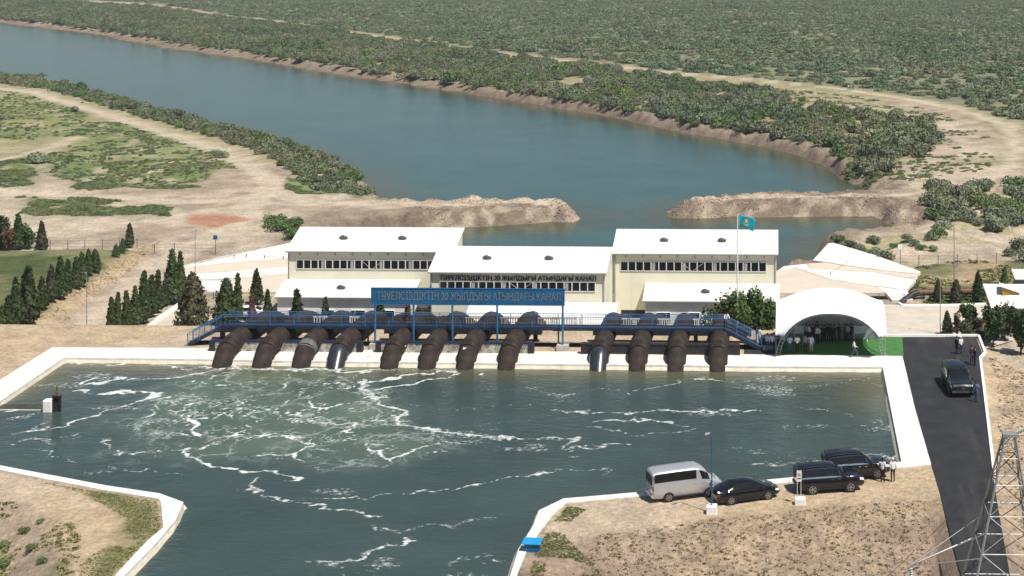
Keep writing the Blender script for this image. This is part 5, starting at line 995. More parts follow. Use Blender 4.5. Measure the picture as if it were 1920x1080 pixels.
SED = [(-2.43, .42, .72, .78, .62, .96), (-2.36, .30, .84, .84, .68, 1.04), (-1.9, .22, .90, .92, .60, 1.10), (-1.45, .22, .91, .94, .58, 1.24), (-.85, .22, .92, .95, .60, 1.42), (-.1, .22, .92, .94, .61, 1.445), (.5, .22, .92, .93, .60, 1.36), (1.0, .22, .92, .92, .62, 1.14), (1.3, .22, .91, .90, .70, .985), (1.9, .24, .89, .80, .72, .87), (2.28, .28, .82, .68, .66, .73), (2.44, .36, .68, .56, .55, .58)]
c, h = wheels_to_pose((1371.7, 946.7), (1437.4, 937), -1.41, 1.41, .82)
car('low black sedan parked between the van and the large SUVs', 'car', c, h, SED, (-1.40, 1.43), .335, M_BLACK, [(3.3, 5.0, 3.2, 4.0, .2), (5.05, 6.9, 3.2, 4.0, -.5)], [(6.3, 7.9, 4.4, 'windscreen'), (2.2, 3.8, 4.4, 'rear_window')], (9.3, 10.4, 2.1, 3.0), (.2, 1.3, 2.0, 3.0), name='sedan', mirror=(.95, 1.0))
SUV = [(-2.46, .50, .80, 1.08, .74, 1.62), (-2.40, .40, .92, 1.12, .76, 1.76), (-2.0, .34, .97, 1.14, .76, 1.86), (-1.1, .34, .98, 1.14, .77, 1.91), (-.1, .34, .98, 1.13, .77, 1.91), (.35, .34, .98, 1.13, .75, 1.86), (.72, .34, .98, 1.13, .73, 1.60), (1.12, .34, .975, 1.14, .82, 1.24), (1.80, .36, .965, 1.11, .86, 1.19), (2.32, .40, .93, 1.04, .82, 1.12), (2.47, .46, .86, .92, .74, .96)]
def suv_extra(root, st, hw):
    mb = MB(); mb.box((2.47, 0, .74), (.06, 1.1, .34)); mb.build('grille', M_PLAST, root); mb = MB(); mb.box((-2.47, 0, 1.48), (.03, 1.32, .42)); mb.build('rear_window', M_GLASS, root)
    mb = MB(); mb.box((-2.47, 0, .58), (.10, 1.6, .2)); mb.build('rear_bumper', M_PLAST, root)
gs = [(1.5, 3.25, 3.2, 4.05, .1), (3.3, 5.95, 3.2, 4.05, -.5)]
c, h = wheels_to_pose((1522.8, 927.8), (1595.5, 922.3), -1.43, 1.43, .89)
car('black SUV with chrome window trim parked before the other SUV', 'SUV', c, h, SUV, (-1.43, 1.42), .40, M_BLACK, gs, [(5.2, 6.9, 4.3, 'windscreen')], (8.6, 9.7, 2.0, 2.9), (.05, .7, 2.0, 2.9), (1.2, 4.3), True, 'suv', (1.0, 1.16), suv_extra, group='black SUVs on the bank')
c, h = wheels_to_pose((1574, 903), (1646, 897.5), -1.43, 1.43, .89)
car('black SUV standing closest to the water beside two men', 'SUV', c, h, SUV, (-1.43, 1.42), .40, M_BLACK, gs, [(5.2, 6.9, 4.3, 'windscreen')], (8.6, 9.7, 2.0, 2.9), (.05, .7, 2.0, 2.9), (1.2, 4.3), True, 'suv', (1.0, 1.16), suv_extra, group='black SUVs on the bank')
# graphite SUV on the road, nose to the camera
f = Vector(G(1806, 747)); d = Vector((.06, -1, 0)).normalized(); c = f - d * 2.85
def merc_extra(root, st, hw):
    suv_extra(root, st, hw); mb = MB(); mb.box((2.48, 0, .52), (.08, 1.74, .14)); mb.build('front_bumper_trim', M_CHROME, root)
    mb = MB(); mb.lathe([(.10, 0), (.10, .02)], 16, (2.50, 0, .78), 'x'); mb.build('grille_badge', M_CHROME, root)
    P = []
    for a in range(5):
        for b in range(7):
            q = loft_pt(st, 2.3 + a * .55, 6 - abs(b - 3) / 3 * 1.0); P.append((q.x, q.y * (1 if b >= 3 else -1), q.z + .012))
    mb = MB(); mb.add(P, [(a * 7 + b, a * 7 + b + 1, a * 7 + b + 8, a * 7 + b + 7) for a in range(4) for b in range(6)]); mb.build('sunroof', M_GLASS, root, True)
car('very dark grey SUV parked on the asphalt road facing the channel', 'SUV', (c.x, c.y, .012), math.atan2(d.y, d.x), SUV, (-1.43, 1.5), .40, M_GREYCAR, gs, [(5.2, 6.9, 4.3, 'windscreen')], (8.6, 9.7, 2.0, 2.9), (.05, .7, 2.0, 2.9), (1.2, 4.3), True, 'suv', (1.0, 1.16), merc_extra).scale = (1.14, 1.10, 1.06)
pw = PG(470, 596, ZL); M_WHITECAR = mat('white_car_paint', (.75, .75, .74), .25, var=.02, coat=.6)
car('white car half hidden behind the conifers beside the annex', 'car', pw, .1, SED, (-1.40, 1.43), .335, M_WHITECAR, [(3.3, 5.0, 3.2, 4.0, .2), (5.05, 6.9, 3.2, 4.0, -.5)], [(6.3, 7.9, 4.4, 'windscreen'), (2.2, 3.8, 4.4, 'rear_window')], (9.3, 10.4, 2.1, 3.0), (.2, 1.3, 2.0, 3.0), name='sedan', mirror=(.95, 1.0))

# ------------------------------------------------------------------ people
M_SKIN = mat('skin', (.36, .20, .13), .6, var=.06); M_HAIR = mat('dark_hair', (.012, .010, .009), .6); M_SHOE = mat('dark_shoe', (.015, .014, .014), .5)
CLOTH = {k: mat('cloth_' + k, v, .85, var=.07, scale=8) for k, v in dict(white=(.75, .75, .75), lilac=(.52, .54, .68), blue=(.10, .17, .36), navy=(.02, .025, .045), black=(.012, .012, .014), grey=(.16, .17, .19), beige=(.42, .36, .27), red=(.40, .07, .06), jeans=(.06, .09, .16), sky=(.40, .50, .62), teal=(.03, .16, .28)).items()}
def J(pose):
    """joint positions, metres, figure faces -Y"""
    p = dict(pel=(0, 0, .94), sp=(0, -.005, 1.14), ch=(0, .0, 1.34), nk=(0, .01, 1.49), hd0=(0, 0, 1.56), hd1=(0, -.015, 1.645), hd2=(0, -.005, 1.725))
    for s, n in ((1, 'r'), (-1, 'l')):
        p['hip' + n] = (.10 * s, 0, .88); p['kn' + n] = (.105 * s, -.015, .49); p['an' + n] = (.11 * s, .02, .085); p['to' + n] = (.125 * s, -.15, .035)
        p['sh' + n] = (.175 * s, .01, 1.42); p['el' + n] = (.25 * s, .03, 1.15); p['wr' + n] = (.26 * s, -.05, .91); p['pa' + n] = (.265 * s, -.07, .835)
    if pose == 'walk':
        p['knr'] = (.10, -.20, .53); p['anr'] = (.10, -.32, .13); p['tor'] = (.11, -.48, .09); p['knl'] = (-.10, .08, .50); p['anl'] = (-.10, .36, .16); p['tol'] = (-.11, .25, .035)
        p['elr'] = (.25, .16, 1.18); p['wrr'] = (.25, .20, .95); p['par'] = (.25, .19, .87); p['ell'] = (-.25, -.10, 1.16); p['wrl'] = (-.22, -.28, 1.04); p['pal'] = (-.21, -.35, 1.02)
    if pose == 'folded':
        for s, n in ((1, 'r'), (-1, 'l')): p['el' + n] = (.25 * s, -.02, 1.14); p['wr' + n] = (.06 * s, -.19, 1.07); p['pa' + n] = (-.01 * s, -.20, 1.05)
    if pose == 'phone':
        for s, n in ((1, 'r'), (-1, 'l')): p['el' + n] = (.25 * s, -.10, 1.18); p['wr' + n] = (.10 * s, -.26, 1.36); p['pa' + n] = (.06 * s, -.28, 1.43)
    if pose == 'lean':
        for k in ('sp', 'ch', 'nk', 'hd0', 'hd1', 'hd2', 'shr', 'shl'): x, y, z = p[k]; p[k] = (x, y - (z - .94) * .38, z - (z - .94) * .06)
        for s, n in ((1, 'r'), (-1, 'l')): p['el' + n] = (.27 * s, -.26, 1.16); p['wr' + n] = (.20 * s, -.42, 1.08); p['pa' + n] = (.19 * s, -.48, 1.08)
    if pose == 'hip':
        p['elr'] = (.36, .06, 1.18); p['wrr'] = (.20, -.06, 1.02); p['par'] = (.15, -.08, .98)
    return p
RAD = dict(pel=(.155, .11), sp=(.140, .105), ch=(.165, .115), nk=(.058, .06), hd0=(.068, .075), hd1=(.080, .098), hd2=(.062, .075), hip=(.098, .10), kn=(.062, .065), an=(.045, .05), to=(.042, .035), sh=(.078, .08), el=(.047, .05), wr=(.032, .032), pa=(.042, .024))
EDG = [('pel', 'sp'), ('sp', 'ch'), ('ch', 'nk'), ('nk', 'hd0'), ('hd0', 'hd1'), ('hd1', 'hd2')] + [e for n in 'rl' for e in (('pel', 'hip' + n), ('hip' + n, 'kn' + n), ('kn' + n, 'an' + n), ('an' + n, 'to' + n), ('ch', 'sh' + n), ('sh' + n, 'el' + n), ('el' + n, 'wr' + n), ('wr' + n, 'pa' + n))]
_body = {}
def body_mesh(pose):
    if pose in _body: return _body[pose]
    p = J(pose); names = list(p); me = bpy.data.meshes.new('skeleton'); me.from_pydata([p[k] for k in names], [(names.index(a), names.index(b)) for a, b in EDG], [])
    o = bpy.data.objects.new('skeleton', me); COL.objects.link(o); md = o.modifiers.new('skin', 'SKIN'); md.use_smooth_shade = True
    for i, k in enumerate(names):
        kk = k[:-1] if k[:-1] in RAD and k not in RAD else k; me.skin_vertices[0].data[i].radius = RAD[kk]; me.skin_vertices[0].data[i].use_root = (k == 'pel')
    o.modifiers.new('sub', 'SUBSURF').levels = 1
    dg = bpy.context.evaluated_depsgraph_get(); out = bpy.data.meshes.new_from_object(o.evaluated_get(dg)); bpy.data.objects.remove(o)
    mb = MB(); mb.v = [tuple(v.co) for v in out.vertices]; mb.f = [tuple(f.vertices) for f in out.polygons]
    segs = [(a, b, Vector(p[a]), Vector(p[b])) for a, b in EDG]; mi = []
    for f in out.polygons:
        c = f.center; best = min(segs, key=lambda s: (c - s[2].lerp(s[3], min(1, max(0, (c - s[2]).dot(s[3] - s[2]) / (s[3] - s[2]).length_squared)))).length); a, b = best[0], best[1]
        if b.startswith('pa') or b.startswith('wr') or b in ('hd0', 'hd1', 'hd2'): m = 0 if not b.startswith('wr') else 4
        elif b == 'nk': m = 0 if c.z > p['nk'][2] - .03 else 1
        elif b.startswith('to'): m = 3
        elif b.startswith(('hip', 'kn', 'an')): m = 2
        elif b == 'sp': m = 1 if c.z > .97 else 2
        else: m = 1
        mi.append(m)
    mb.m = mi
    h = Vector(p['hd1'])
    mb.add([h + Vector(q) for q in ((-.016, -.088, -.02), (.016, -.088, -.02), (0, -.118, -.028), (0, -.088, .02))], [(0, 1, 2), (1, 3, 2), (3, 0, 2)], 0)     # nose
    for s in (1, -1):
        mb.box(h + Vector((s * .032, -.092, .012)), (.026, .012, .012), 3); mb.box(h + Vector((s * .084, .005, -.005)), (.02, .04, .06), 0)
    mb.box(h + Vector((0, -.088, -.055)), (.045, .012, .010), 5)
    for n, s in (('r', 1), ('l', -1)):      # fingers and thumb
        w, q = Vector(p['wr' + n]), Vector(p['pa' + n]); d = (q - w).normalized(); side = d.cross(Vector((1, 0, 0))) if abs(d.x) < .8 else d.cross(Vector((0, 0, 1))); side.normalize(); curl = d.cross(side)
        for k, ln in enumerate((.07, .078, .072, .055)):
            b = q + side * (.030 - .02 * k) + d * .01; mb.tube([b, b + d * ln * .55 + curl * .006, b + d * ln * .9 + curl * .028], [.0095, .0085, .007], 5, True, 0)
        b = w.lerp(q, .5) + side * .032; mb.tube([b, b + d * .03 + side * .026, b + d * .06 + side * .03], [.011, .010, .008], 5, True, 0)
    me2 = mb.mesh('body', True); _body[pose] = me2; return me2
hb = MB(); hb.lathe([(.001, .125), (.055, .115), (.088, .075), (.097, .02), (.094, -.03), (.08, -.05)], 14); HAIR = hb.mesh('hair', True)
cb = MB(); cb.lathe([(.001, .13), (.06, .12), (.096, .075), (.102, .02), (.1, .012)], 14); cb.hexa([(-.08, -.08, .012), (.08, -.08, .012), (.06, -.20, .0), (-.06, -.20, .0)], [(-.08, -.08, .03), (.08, -.08, .03), (.06, -.20, .012), (-.06, -.20, .012)]); CAPM = cb.mesh('cap', True)
def person(p, face, shirt, trousers, pose='stand', label='', group=None, H=1.75, cap=False, sleeves=True):
    root = thing('person', label, 'person', p, face, group); k = H / 1.735; root.scale = (k, k, k)
    me = body_mesh(pose).copy()
    for m in (M_SKIN, CLOTH[shirt], CLOTH[trousers], M_SHOE, CLOTH[shirt] if sleeves else M_SKIN, CLOTH['red']): me.materials.append(m)
    link('body', me, None, root); h = J(pose)['hd1']
    hm = (CAPM if cap else HAIR).copy(); hm.materials.append(CLOTH['white'] if cap else M_HAIR); o = link('cap' if cap else 'hair', hm, None, root); o.location = (h[0], h[1] + .015, h[2] + .0)
    return root
def pt(x, y, Z=.012): return G(x, y, Z)
PI = math.pi
person(pt(1655, 903.5), PI * .86, 'white', 'black', 'hip', 'person in white shirt bending an arm beside the black SUV', None, 1.76, sleeves=False)
person(pt(1674, 903), PI * 1.1, 'white', 'black', 'stand', 'person in white shirt and white cap by the water', None, 1.74, True, sleeves=False)
person(pt(1830, 754), PI * .75, 'blue', 'jeans', 'phone', 'person in blue shirt at the front corner of the dark grey SUV', None, 1.78)
person(pt(1822, 682), .6, 'navy', 'navy', 'stand', 'person in dark suit beside the dark grey SUV, closer to the asphalt corner', None, 1.76)
person(pt(1828, 686), -1.2, 'black', 'navy', 'folded', 'person in black beside the kerb and dark grey SUV', None, 1.78)
person(pt(1794, 664), PI * .7, 'navy', 'navy', 'stand', 'person in navy clothes behind the dark grey SUV', None, 1.72)
person(pt(1801.5, 664), -PI * .8, 'white', 'navy', 'stand', 'person in white with white cap behind the dark grey SUV', None, 1.72, True)
person(pt(1602, 669.5, .07), PI * .45, 'white', 'jeans', 'walk', 'person striding past the tent in white shirt with a red garment', None, 1.72)
gq = 'people gathered under the tent'
for x, y, sh, tr, po, fc, lab in ((1481, 661, 'sky', 'jeans', 'folded', 3.3, 'person in pale blue shirt and jeans at the tent front'), (1495, 661, 'white', 'black', 'folded', 3.0, 'person in white shirt and black trousers seen from behind at the tent front'),
        (1510.5, 661, 'grey', 'black', 'stand', 3.2, 'person in slate grey shirt at the tent front'), (1521, 661, 'lilac', 'beige', 'hip', 2.9, 'person in lilac shirt and beige trousers at the tent front'),
        (1439, 657, 'lilac', 'jeans', 'stand', 2.6, 'person in lilac shirt standing left of the tent leg by the stairs'), (1447.5, 658, 'lilac', 'navy', 'stand', 3.4, 'person in pale lilac shirt and navy trousers by the tent leg'), (1467, 655, 'sky', 'navy', 'stand', 3.1, 'person half hidden behind the leg truss of the tent')):
    person(pt(x, y), fc, sh, tr, po, lab, gq, 1.68 + .08 * rng.random())
dk = 'person in dark suit in the shaded crowd under the tent'
for k, (x, y, sh, tr, po, lab) in enumerate(((1512, 639, 'beige', 'black', 'stand', 'person in beige shirt in the shade near the tent boards'), (1518, 641, 'white', 'black', 'folded', 'person in white shirt beside the beige shirted one'), (1524, 641, 'black', 'black', 'stand', dk), (1532, 635, 'navy', 'black', 'stand', dk), (1533, 644, 'white', 'black', 'hip', 'person in white shirt with arm bent amid dark suits under the tent'),
        (1542, 642, 'black', 'black', 'stand', dk), (1546.5, 641, 'black', 'navy', 'folded', dk), (1553, 640, 'navy', 'black', 'stand', dk), (1557.5, 641, 'black', 'black', 'stand', dk), (1563.5, 642, 'black', 'black', 'folded', dk), (1573.5, 639, 'black', 'black', 'stand', dk), (1584, 640, 'navy', 'black', 'stand', dk), (1588.5, 641, 'beige', 'black', 'hip', 'person in pale shirt among dark suits by the right boards'), (1595.5, 639, 'black', 'black', 'stand', dk))):
    person(pt(x, y), rng.uniform(-1, 4), sh, tr, po, lab, gq, 1.70 + .1 * rng.random())
person(V(1361, 600, 147.2)[:2] + (ZD - .02,), .4, 'white', 'navy', 'lean', 'person in white shirt leaning on the rail at the footbridge end', None, 1.7)
person(pt(1419, 645), 2.0, 'black', 'white', 'phone', 'person in black top and white trousers beyond the bridge stairs', None, 1.72)
person(pt(1423, 645.5), 2.8, 'white', 'white', 'stand', 'person dressed all in white beyond the bridge stairs', None, 1.70)
for x, sh, lab in ((1591, 'white', 'person in white at the end of the trio on the far track'), (1595.5, 'sky', 'person in pale blue amid the trio on the far track'), (1600, 'red', 'person in red in the trio on the far track')):
    q = PG(x, 169.5, ZL); person(q, .8, sh, 'navy', 'walk', lab, 'walkers on the far track', 1.78)

# ------------------------------------------------------------------ tent
TA, TB = Vector(G(1456, 667)), Vector(G(1659, 667)); TW = TB.x - TA.x; tcx, tcy = (TA.x + TB.x) / 2, (TA.y + TB.y) / 2 + TW * .30; TD = TW * .60
tent = thing('dome_tent', 'white arched dome tent shading the crowd on green carpet', 'tent', (tcx, tcy, .012))
AH, APX = 4.3, 5.45; pn = math.log(2) / math.log(APX / AH)
def arch(t): return AH * (1 - abs(t) ** 2.4) ** .6
def tz(u, v): a, b = arch(u), arch(v); return (a ** pn + b ** pn) ** (1 / pn) if a + b > 0 else 0
mb = MB(); n = 44; vid = {}
P = []; F = []
for i in range(n + 1):
    for j in range(n + 1):
        u = math.sin((2 * i / n - 1) * math.pi / 2); v = math.sin((2 * j / n - 1) * math.pi / 2); z = tz(u, v); fl = 1 + .03 * (1 - z / APX); P.append((u * TW / 2 * fl, v * (TD / 2 + 1.5) * fl, max(z, 2.05) + .16))  # overhang past the front and back arches added to shade the carpet
for i in range(n):
    for j in range(n):
        cu = math.sin(((2 * i + 1) / n - 1) * math.pi / 2); cv = math.sin(((2 * j + 1) / n - 1) * math.pi / 2)
        if tz(cu, cv) > 2.05: F.append((i * (n + 1) + j, (i + 1) * (n + 1) + j, (i + 1) * (n + 1) + j + 1, i * (n + 1) + j + 1))
mb.add(P, F); cn = mb.build('canopy', M_TENT, tent, True)
sm = cn.modifiers.new('thick', 'SOLIDIFY'); sm.thickness = .03
def truss(f, name):
    pts = [f(-1 + 2 * k / 36) for k in range(37)]; mb = MB(); C = [Vector((0, 0, 1.2))] * 37
    inn = []
    for k, p in enumerate(pts):
        a = Vector(pts[max(0, k - 1)]); b = Vector(pts[min(36, k + 1)]); t = (b - a).normalized(); s = Vector((0, 0, 1)).cross(t); s = s.normalized() if s.length > 1e-6 else Vector((0, 1, 0)); nrm = t.cross(s).normalized(); nrm = nrm if nrm.dot(Vector((0, 0, 1)) * .2 + (Vector(p) - Vector((0, 0, 1)))) > 0 else -nrm; inn.append(Vector(p) - nrm * .34)
    mb.tube(pts, .035, 6); mb.tube(inn, .035, 6)
    for k in range(0, 37): mb.tube([pts[k], inn[k]], .022, 5)
    return mb.build(name, M_GALV, tent, True)
for sv in (-1, 1): truss(lambda t, sv=sv: (math.sin(t * PI / 2) * TW / 2 * (1.0), sv * TD / 2, arch(math.sin(t * PI / 2))), 'arch_truss')
for su in (-1, 1): truss(lambda t, su=su: (su * TW / 2 * 1.01, math.sin(t * PI / 2) * TD / 2, arch(math.sin(t * PI / 2))), 'arch_truss')
for su in (-1, 1):
    for sv in (-1, 1): mb = MB(); mb.box((su * TW / 2, sv * TD / 2, .01), (.6, .6, .03)); mb.build('foot_plate', M_GALV, tent)
mb = MB(); q = [(u / 12 * 2 - 1) for u in range(13)]; P = [(u * TW / 2 * .97, TD / 2 + .05, 0.0) for u in q] + [(u * TW / 2 * .97, TD / 2 + .05, arch(u * .98)) for u in q]; mb.add(P, [(k, k + 1, k + 14, k + 13) for k in range(12)]); mb.build('back_curtain', mat('shaded_tent_fabric', (.30, .31, .33), .8), tent)  # white curtain coloured grey, the shade inside the tent put into the fabric
# carpet
cp = thing('green_carpet', 'bright green carpet laid under and beside the tent', 'carpet', (*G(1575, 650)[:2], .016)); co_ = Vector(cp.location)
for k in range(4):
    u0, u1 = k / 4 + .001, (k + 1) / 4 - .001; qd = []
    for xa_, u in ((0, u0), (1, u0), (1, u1), (0, u1)):
        a_ = Vector(G(1452 + 10 * u, 668 - 36.5 * u)); b_ = Vector(G(1694 - 2 * u, 668 - 35.5 * u)); qd.append((b_ if xa_ else a_) - Vector((co_.x, co_.y, 0)))
    mb = MB(); n_ = 30; P_ = []
    for i in range(n_ + 1):
        for j in range(5):
            p_ = (qd[0].lerp(qd[1], i / n_)).lerp(qd[3].lerp(qd[2], i / n_), j / 4); P_.append((p_.x, p_.y, .002 + .012 * rng.random()))
    mb.add(P_, [(i * 5 + j, (i + 1) * 5 + j, (i + 1) * 5 + j + 1, i * 5 + j + 1) for i in range(n_) for j in range(4)]); mb.build('carpet_strip', M_GREEN, cp, True)
# display boards and tables at the back of the tent
M_BOARD = mat('display_print', (.30, .36, .42), .5, scale=3, col2=(.62, .64, .66), var=.1)
for x0, x1, lab in ((1488, 1507, 'display board on legs at the left back of the tent'), (1601, 1627, 'display board on legs at the right back of the tent')):
    a, b = G(x0, 640), G(x1, 640); root = thing('display_board', lab, 'board', ((a[0] + b[0]) / 2, a[1], .016)); w = b[0] - a[0]
    mb = MB(); mb.box((0, 0, 1.15), (w, .06, .8)); mb.build('panel', M_BOARD, root)
    for s in (-1, 1): mb = MB(); mb.box((s * (w / 2 - .06), .04, .75), (.05, .05, 1.5)); mb.box((s * (w / 2 - .06), .04, .02), (.06, .5, .04)); mb.build('leg', M_FRAME, root)
# ------------------------------------------------------------------ flag, lamps, signs, fences and the rest
fp = G(1382.5, 619); fpz = V(1382.5, 402, fp[1])[2]
pole = thing('flagpole', 'tall white flagpole beside the footbridge end', 'flagpole', (fp[0], fp[1] + .6, 0))
mb = MB(); mb.lathe([(.095, 0), (.085, 4), (.045, fpz)], 12); mb.build('pole', M_FRAME, pole, True); mb = MB(); mb.lathe([(.02, 0), (.07, .03), (.08, .08), (.05, .14), (.005, .17)], 10, (0, 0, fpz)); mb.build('finial', M_CHROME, pole, True); mb = MB(); mb.box((0, 0, .06), (.5, .5, .12)); mb.build('base_plate', M_FOOT, pole)
M_FLAG = mat('flag_turquoise', (.0, .30, .42), .7, var=.08, scale=2); M_YEL = mat('flag_gold', (.75, .58, .05), .6, var=.05)
fl = thing('flag', 'turquoise flag with golden sun waving from the pole top', 'flag', (fp[0], fp[1] + .6, fpz - .1))
FW, FH = 2.05, 1.15
def fpt(u, v):      # u along, v down; cloth droops to the right in folds
    x = u * FW * .88; z = -v * FH - (.55 * u ** 1.25) - .10 * math.sin(u * 7 + v * 2) * u; y = .14 * math.sin(u * 8.5 + v * 1.5) * (.25 + u); return Vector((.06 + x - .22 * v * u, y, z))
mb = MB(); nu, nv = 28, 12; mb.add([fpt(i / nu, j / nv) for i in range(nu + 1) for j in range(nv + 1)], [(i * (nv + 1) + j, (i + 1) * (nv + 1) + j, (i + 1) * (nv + 1) + j + 1, i * (nv + 1) + j + 1) for i in range(nu) for j in range(nv)])
cl = mb.build('cloth', M_FLAG, fl, True); m = cl.modifiers.new('t', 'SOLIDIFY'); m.thickness = .012
def fo(u, v, d=-.02): q = fpt(u, v); return (q.x, q.y + d, q.z)
mb = MB(); cu, cv = .5, .42
ring = [fo(cu + .085 * math.cos(a * PI / 12), cv + .15 * math.sin(a * PI / 12)) for a in range(24)]; mb.add([fo(cu, cv)] + ring, [(0, 1 + k, 1 + (k + 1) % 24) for k in range(24)])
for k in range(24):
    a = k * PI / 12; mb.add([fo(cu + .10 * math.cos(a - .07), cv + .178 * math.sin(a - .07)), fo(cu + .10 * math.cos(a + .07), cv + .178 * math.sin(a + .07)), fo(cu + .15 * math.cos(a), cv + .265 * math.sin(a))], [(0, 1, 2)])
for s in (-1, 1): mb.add([fo(cu, cv + .33), fo(cu + s * .09, cv + .30), fo(cu + s * .19, cv + .12), fo(cu + s * .12, cv + .36), fo(cu, cv + .42)], [(0, 1, 2, 3, 4)])
mb.build('sun_and_eagle', M_YEL, cl, recalc=False)
mb = MB()
for k in range(8): v = .06 + k * .115; mb.add([fo(.035 + .018 * (k % 2), v), fo(.062 + .018 * (k % 2), v), fo(.062 + .018 * (k % 2), v + .09), fo(.035 + .018 * (k % 2), v + .09)], [(0, 1, 2, 3)])
mb.build('hoist_ornament', M_YEL, cl, recalc=False)

def lamp_post(p, H, label, arm, head, m=M_GALV, base=None, r=.06, name='street_lamp', mh=M_GALV):
    root = thing(name, label, 'lamp post', p); mb = MB(); pts = [(0, 0, 0), (0, 0, H * .5), (0, 0, H - .3)]; mb.tube(pts, [r, r * .8, r * .65], 10); mb.build('post', m, root, True)
    dx, dy, dz = arm; mb = MB(); mb.tube([(0, 0, H - .3), (dx * .12, dy * .12, H - .3 + dz * .5), (dx * .45, dy * .45, H - .3 + dz * .9), (dx, dy, H - .3 + dz)], [r * .65, r * .6, r * .55, r * .5], 8); a = mb.build('arm', m, root, True)
    mb = MB(); L = head; d = Vector((dx, dy, 0)); d = d.normalized() if d.length > 0 else Vector((1, 0, 0)); q = Vector((dx, dy, H - .3 + dz)); mb.tube([q - d * .05, q + d * L * .5, q + d * L], [.07, .11, .05], 8); mb.build('lamp_head', mh, root, True)
    if base: mb = MB(); b = base; mb.box((0, 0, b[2] / 2 - .05), b); o = mb.build('base_block', M_LANE, root); bv = o.modifiers.new('b', 'BEVEL'); bv.width = .04
    return root
def post_h(p, ytop, x): return V(x, ytop, p[1])[2] - p[2]
p = PG(1334.5, 962); lamp_post(p, post_h(p, 815, 1338) , 'blue lamp post on a white concrete block beside the sedan', (-.18, -.2, .45), .45, mat('teal_paint', (.02, .12, .19), .5), (.75, .75, .6), .055)
p = PG(162.5, 617, ZL); lamp_post(p, post_h(p, 512, 162), 'slim grey lamp post beside the dirt road and lawn cypresses', (-.05, 0, .3), .2)
p = PG(366, 540, ZL); lamp_post(p, post_h(p, 432, 366), 'slim grey lamp post before the left concrete apron', (.05, 0, .3), .2)
p = PG(1763, 629, ZL); lamp_post(p, post_h(p, 528, 1762), 'grey lamp post in the parking lot with short bent arm', (-.35, 0, .8), .3)
p = PG(1789, 532, ZL); lamp_post(p, post_h(p, 424, 1789), 'tall grey lamp post with long curved arm behind the parking lot', (-1.7, 0, .9), .5, r=.08)

# white sign on two legs with block foot beside the SUV
p = PG(1500, 945); root = thing('notice_stand', 'white notice board on two thin legs in a white block', 'sign', p); Hs = post_h(p, 881, 1497); 
mb = MB(); mb.box((0, 0, .2), (.78, .6, .5)); o = mb.build('base_block', M_LANE, root); o.modifiers.new('b', 'BEVEL').width = .05
for s in (-.19, .07): mb = MB(); mb.box((s, -.05, Hs / 2), (.035, .035, Hs)); mb.build('leg', M_FRAME, root)
M_MARK = mat('sign_print', (.35, .06, .05), .6, scale=9, col2=(.6, .6, .6)); mb = MB(); mb.box((-.06, -.085, Hs - .42), (.34, .02, .78)); pn_ = mb.build('panel', M_FRAME, root); mb = MB(); mb.box((-.06, -.098, Hs - .32), (.22, .006, .22)); mb.build('print', M_MARK, pn_); mb = MB(); mb.box((-.06, -.098, Hs - .58), (.24, .006, .08)); mb.build('print', M_DARK, pn_)
def small_sign(x, yb, yt, w, h, m, label):
    p = PG(x, yb, ZL); H = post_h(p, yt, x); s = scale_at(p); root = thing('sign_post', label, 'sign', p); mb = MB(); mb.tube([(0, 0, -.1), (0, 0, H)], .04, 8); mb.build('post', M_DARK, root); mb = MB(); mb.box((0, -.06, H - h / s / 2), (w / s, .04, h / s)); mb.build('panel', m, root)
small_sign(404, 476, 441, 8, 8, M_SIGN, 'small blue square sign on a post at the wire fence'); small_sign(1688, 497, 458, 8, 10, M_FRAME, 'small white square sign on a post by the right apron fence')

def fence(label, posts, hpx, Z=ZL, wires=3, m=M_GREY, r=.05, mesh=False):
    P = [PG(x, y, Z) for x, y in posts]; c = P[0]; root = thing('wire_fence', label, 'fence', c); o = Vector(c); s = scale_at(P[len(P) // 2]); H = hpx / s
    for q in P: mb = MB(); mb.tube([Vector(q) - o - Vector((0, 0, .2)), Vector(q) - o + Vector((0, 0, H))], r, 6); mb.build('post', m, root)
    for k in range(wires):
        z = H * (k + 1) / (wires + .3); mb = MB()
        for a, b in zip(P[:-1], P[1:]): mb.tube([Vector(a) - o + Vector((0, 0, z)), Vector(b) - o + Vector((0, 0, z))], .014, 4)
        mb.build('wire', m, root)
fence('wire fence on thin dark posts behind the lawn cypresses', [(60, 467), (94, 468), (127, 468), (159, 468), (192, 468), (224, 468), (257, 466), (290, 476), (327, 474), (366, 477), (404, 478), (439, 491), (462, 495), (496, 497), (531, 498)], 19)
fence('wire fence on dark posts behind the patchy right lawn', [(1688, 498), (1723, 498), (1759, 498), (1795, 497), (1832, 495), (1868, 494), (1905, 493), (1945, 492)], 20)
fence('leaning fence posts standing on the right apron', [(1557, 529), (1587, 508), (1627, 507), (1667, 506)], 20, ZL, 2)
fence('low rail fence at the foot of the right apron', [(1462, 562), (1520, 562), (1580, 562), (1648, 562), (1695, 562), (1729, 562)], 12, ZL, 2)
fence('low rail fence at the foot of the left apron', [(372, 560), (400, 561), (440, 562), (480, 562), (518, 563)], 14, ZL, 2)
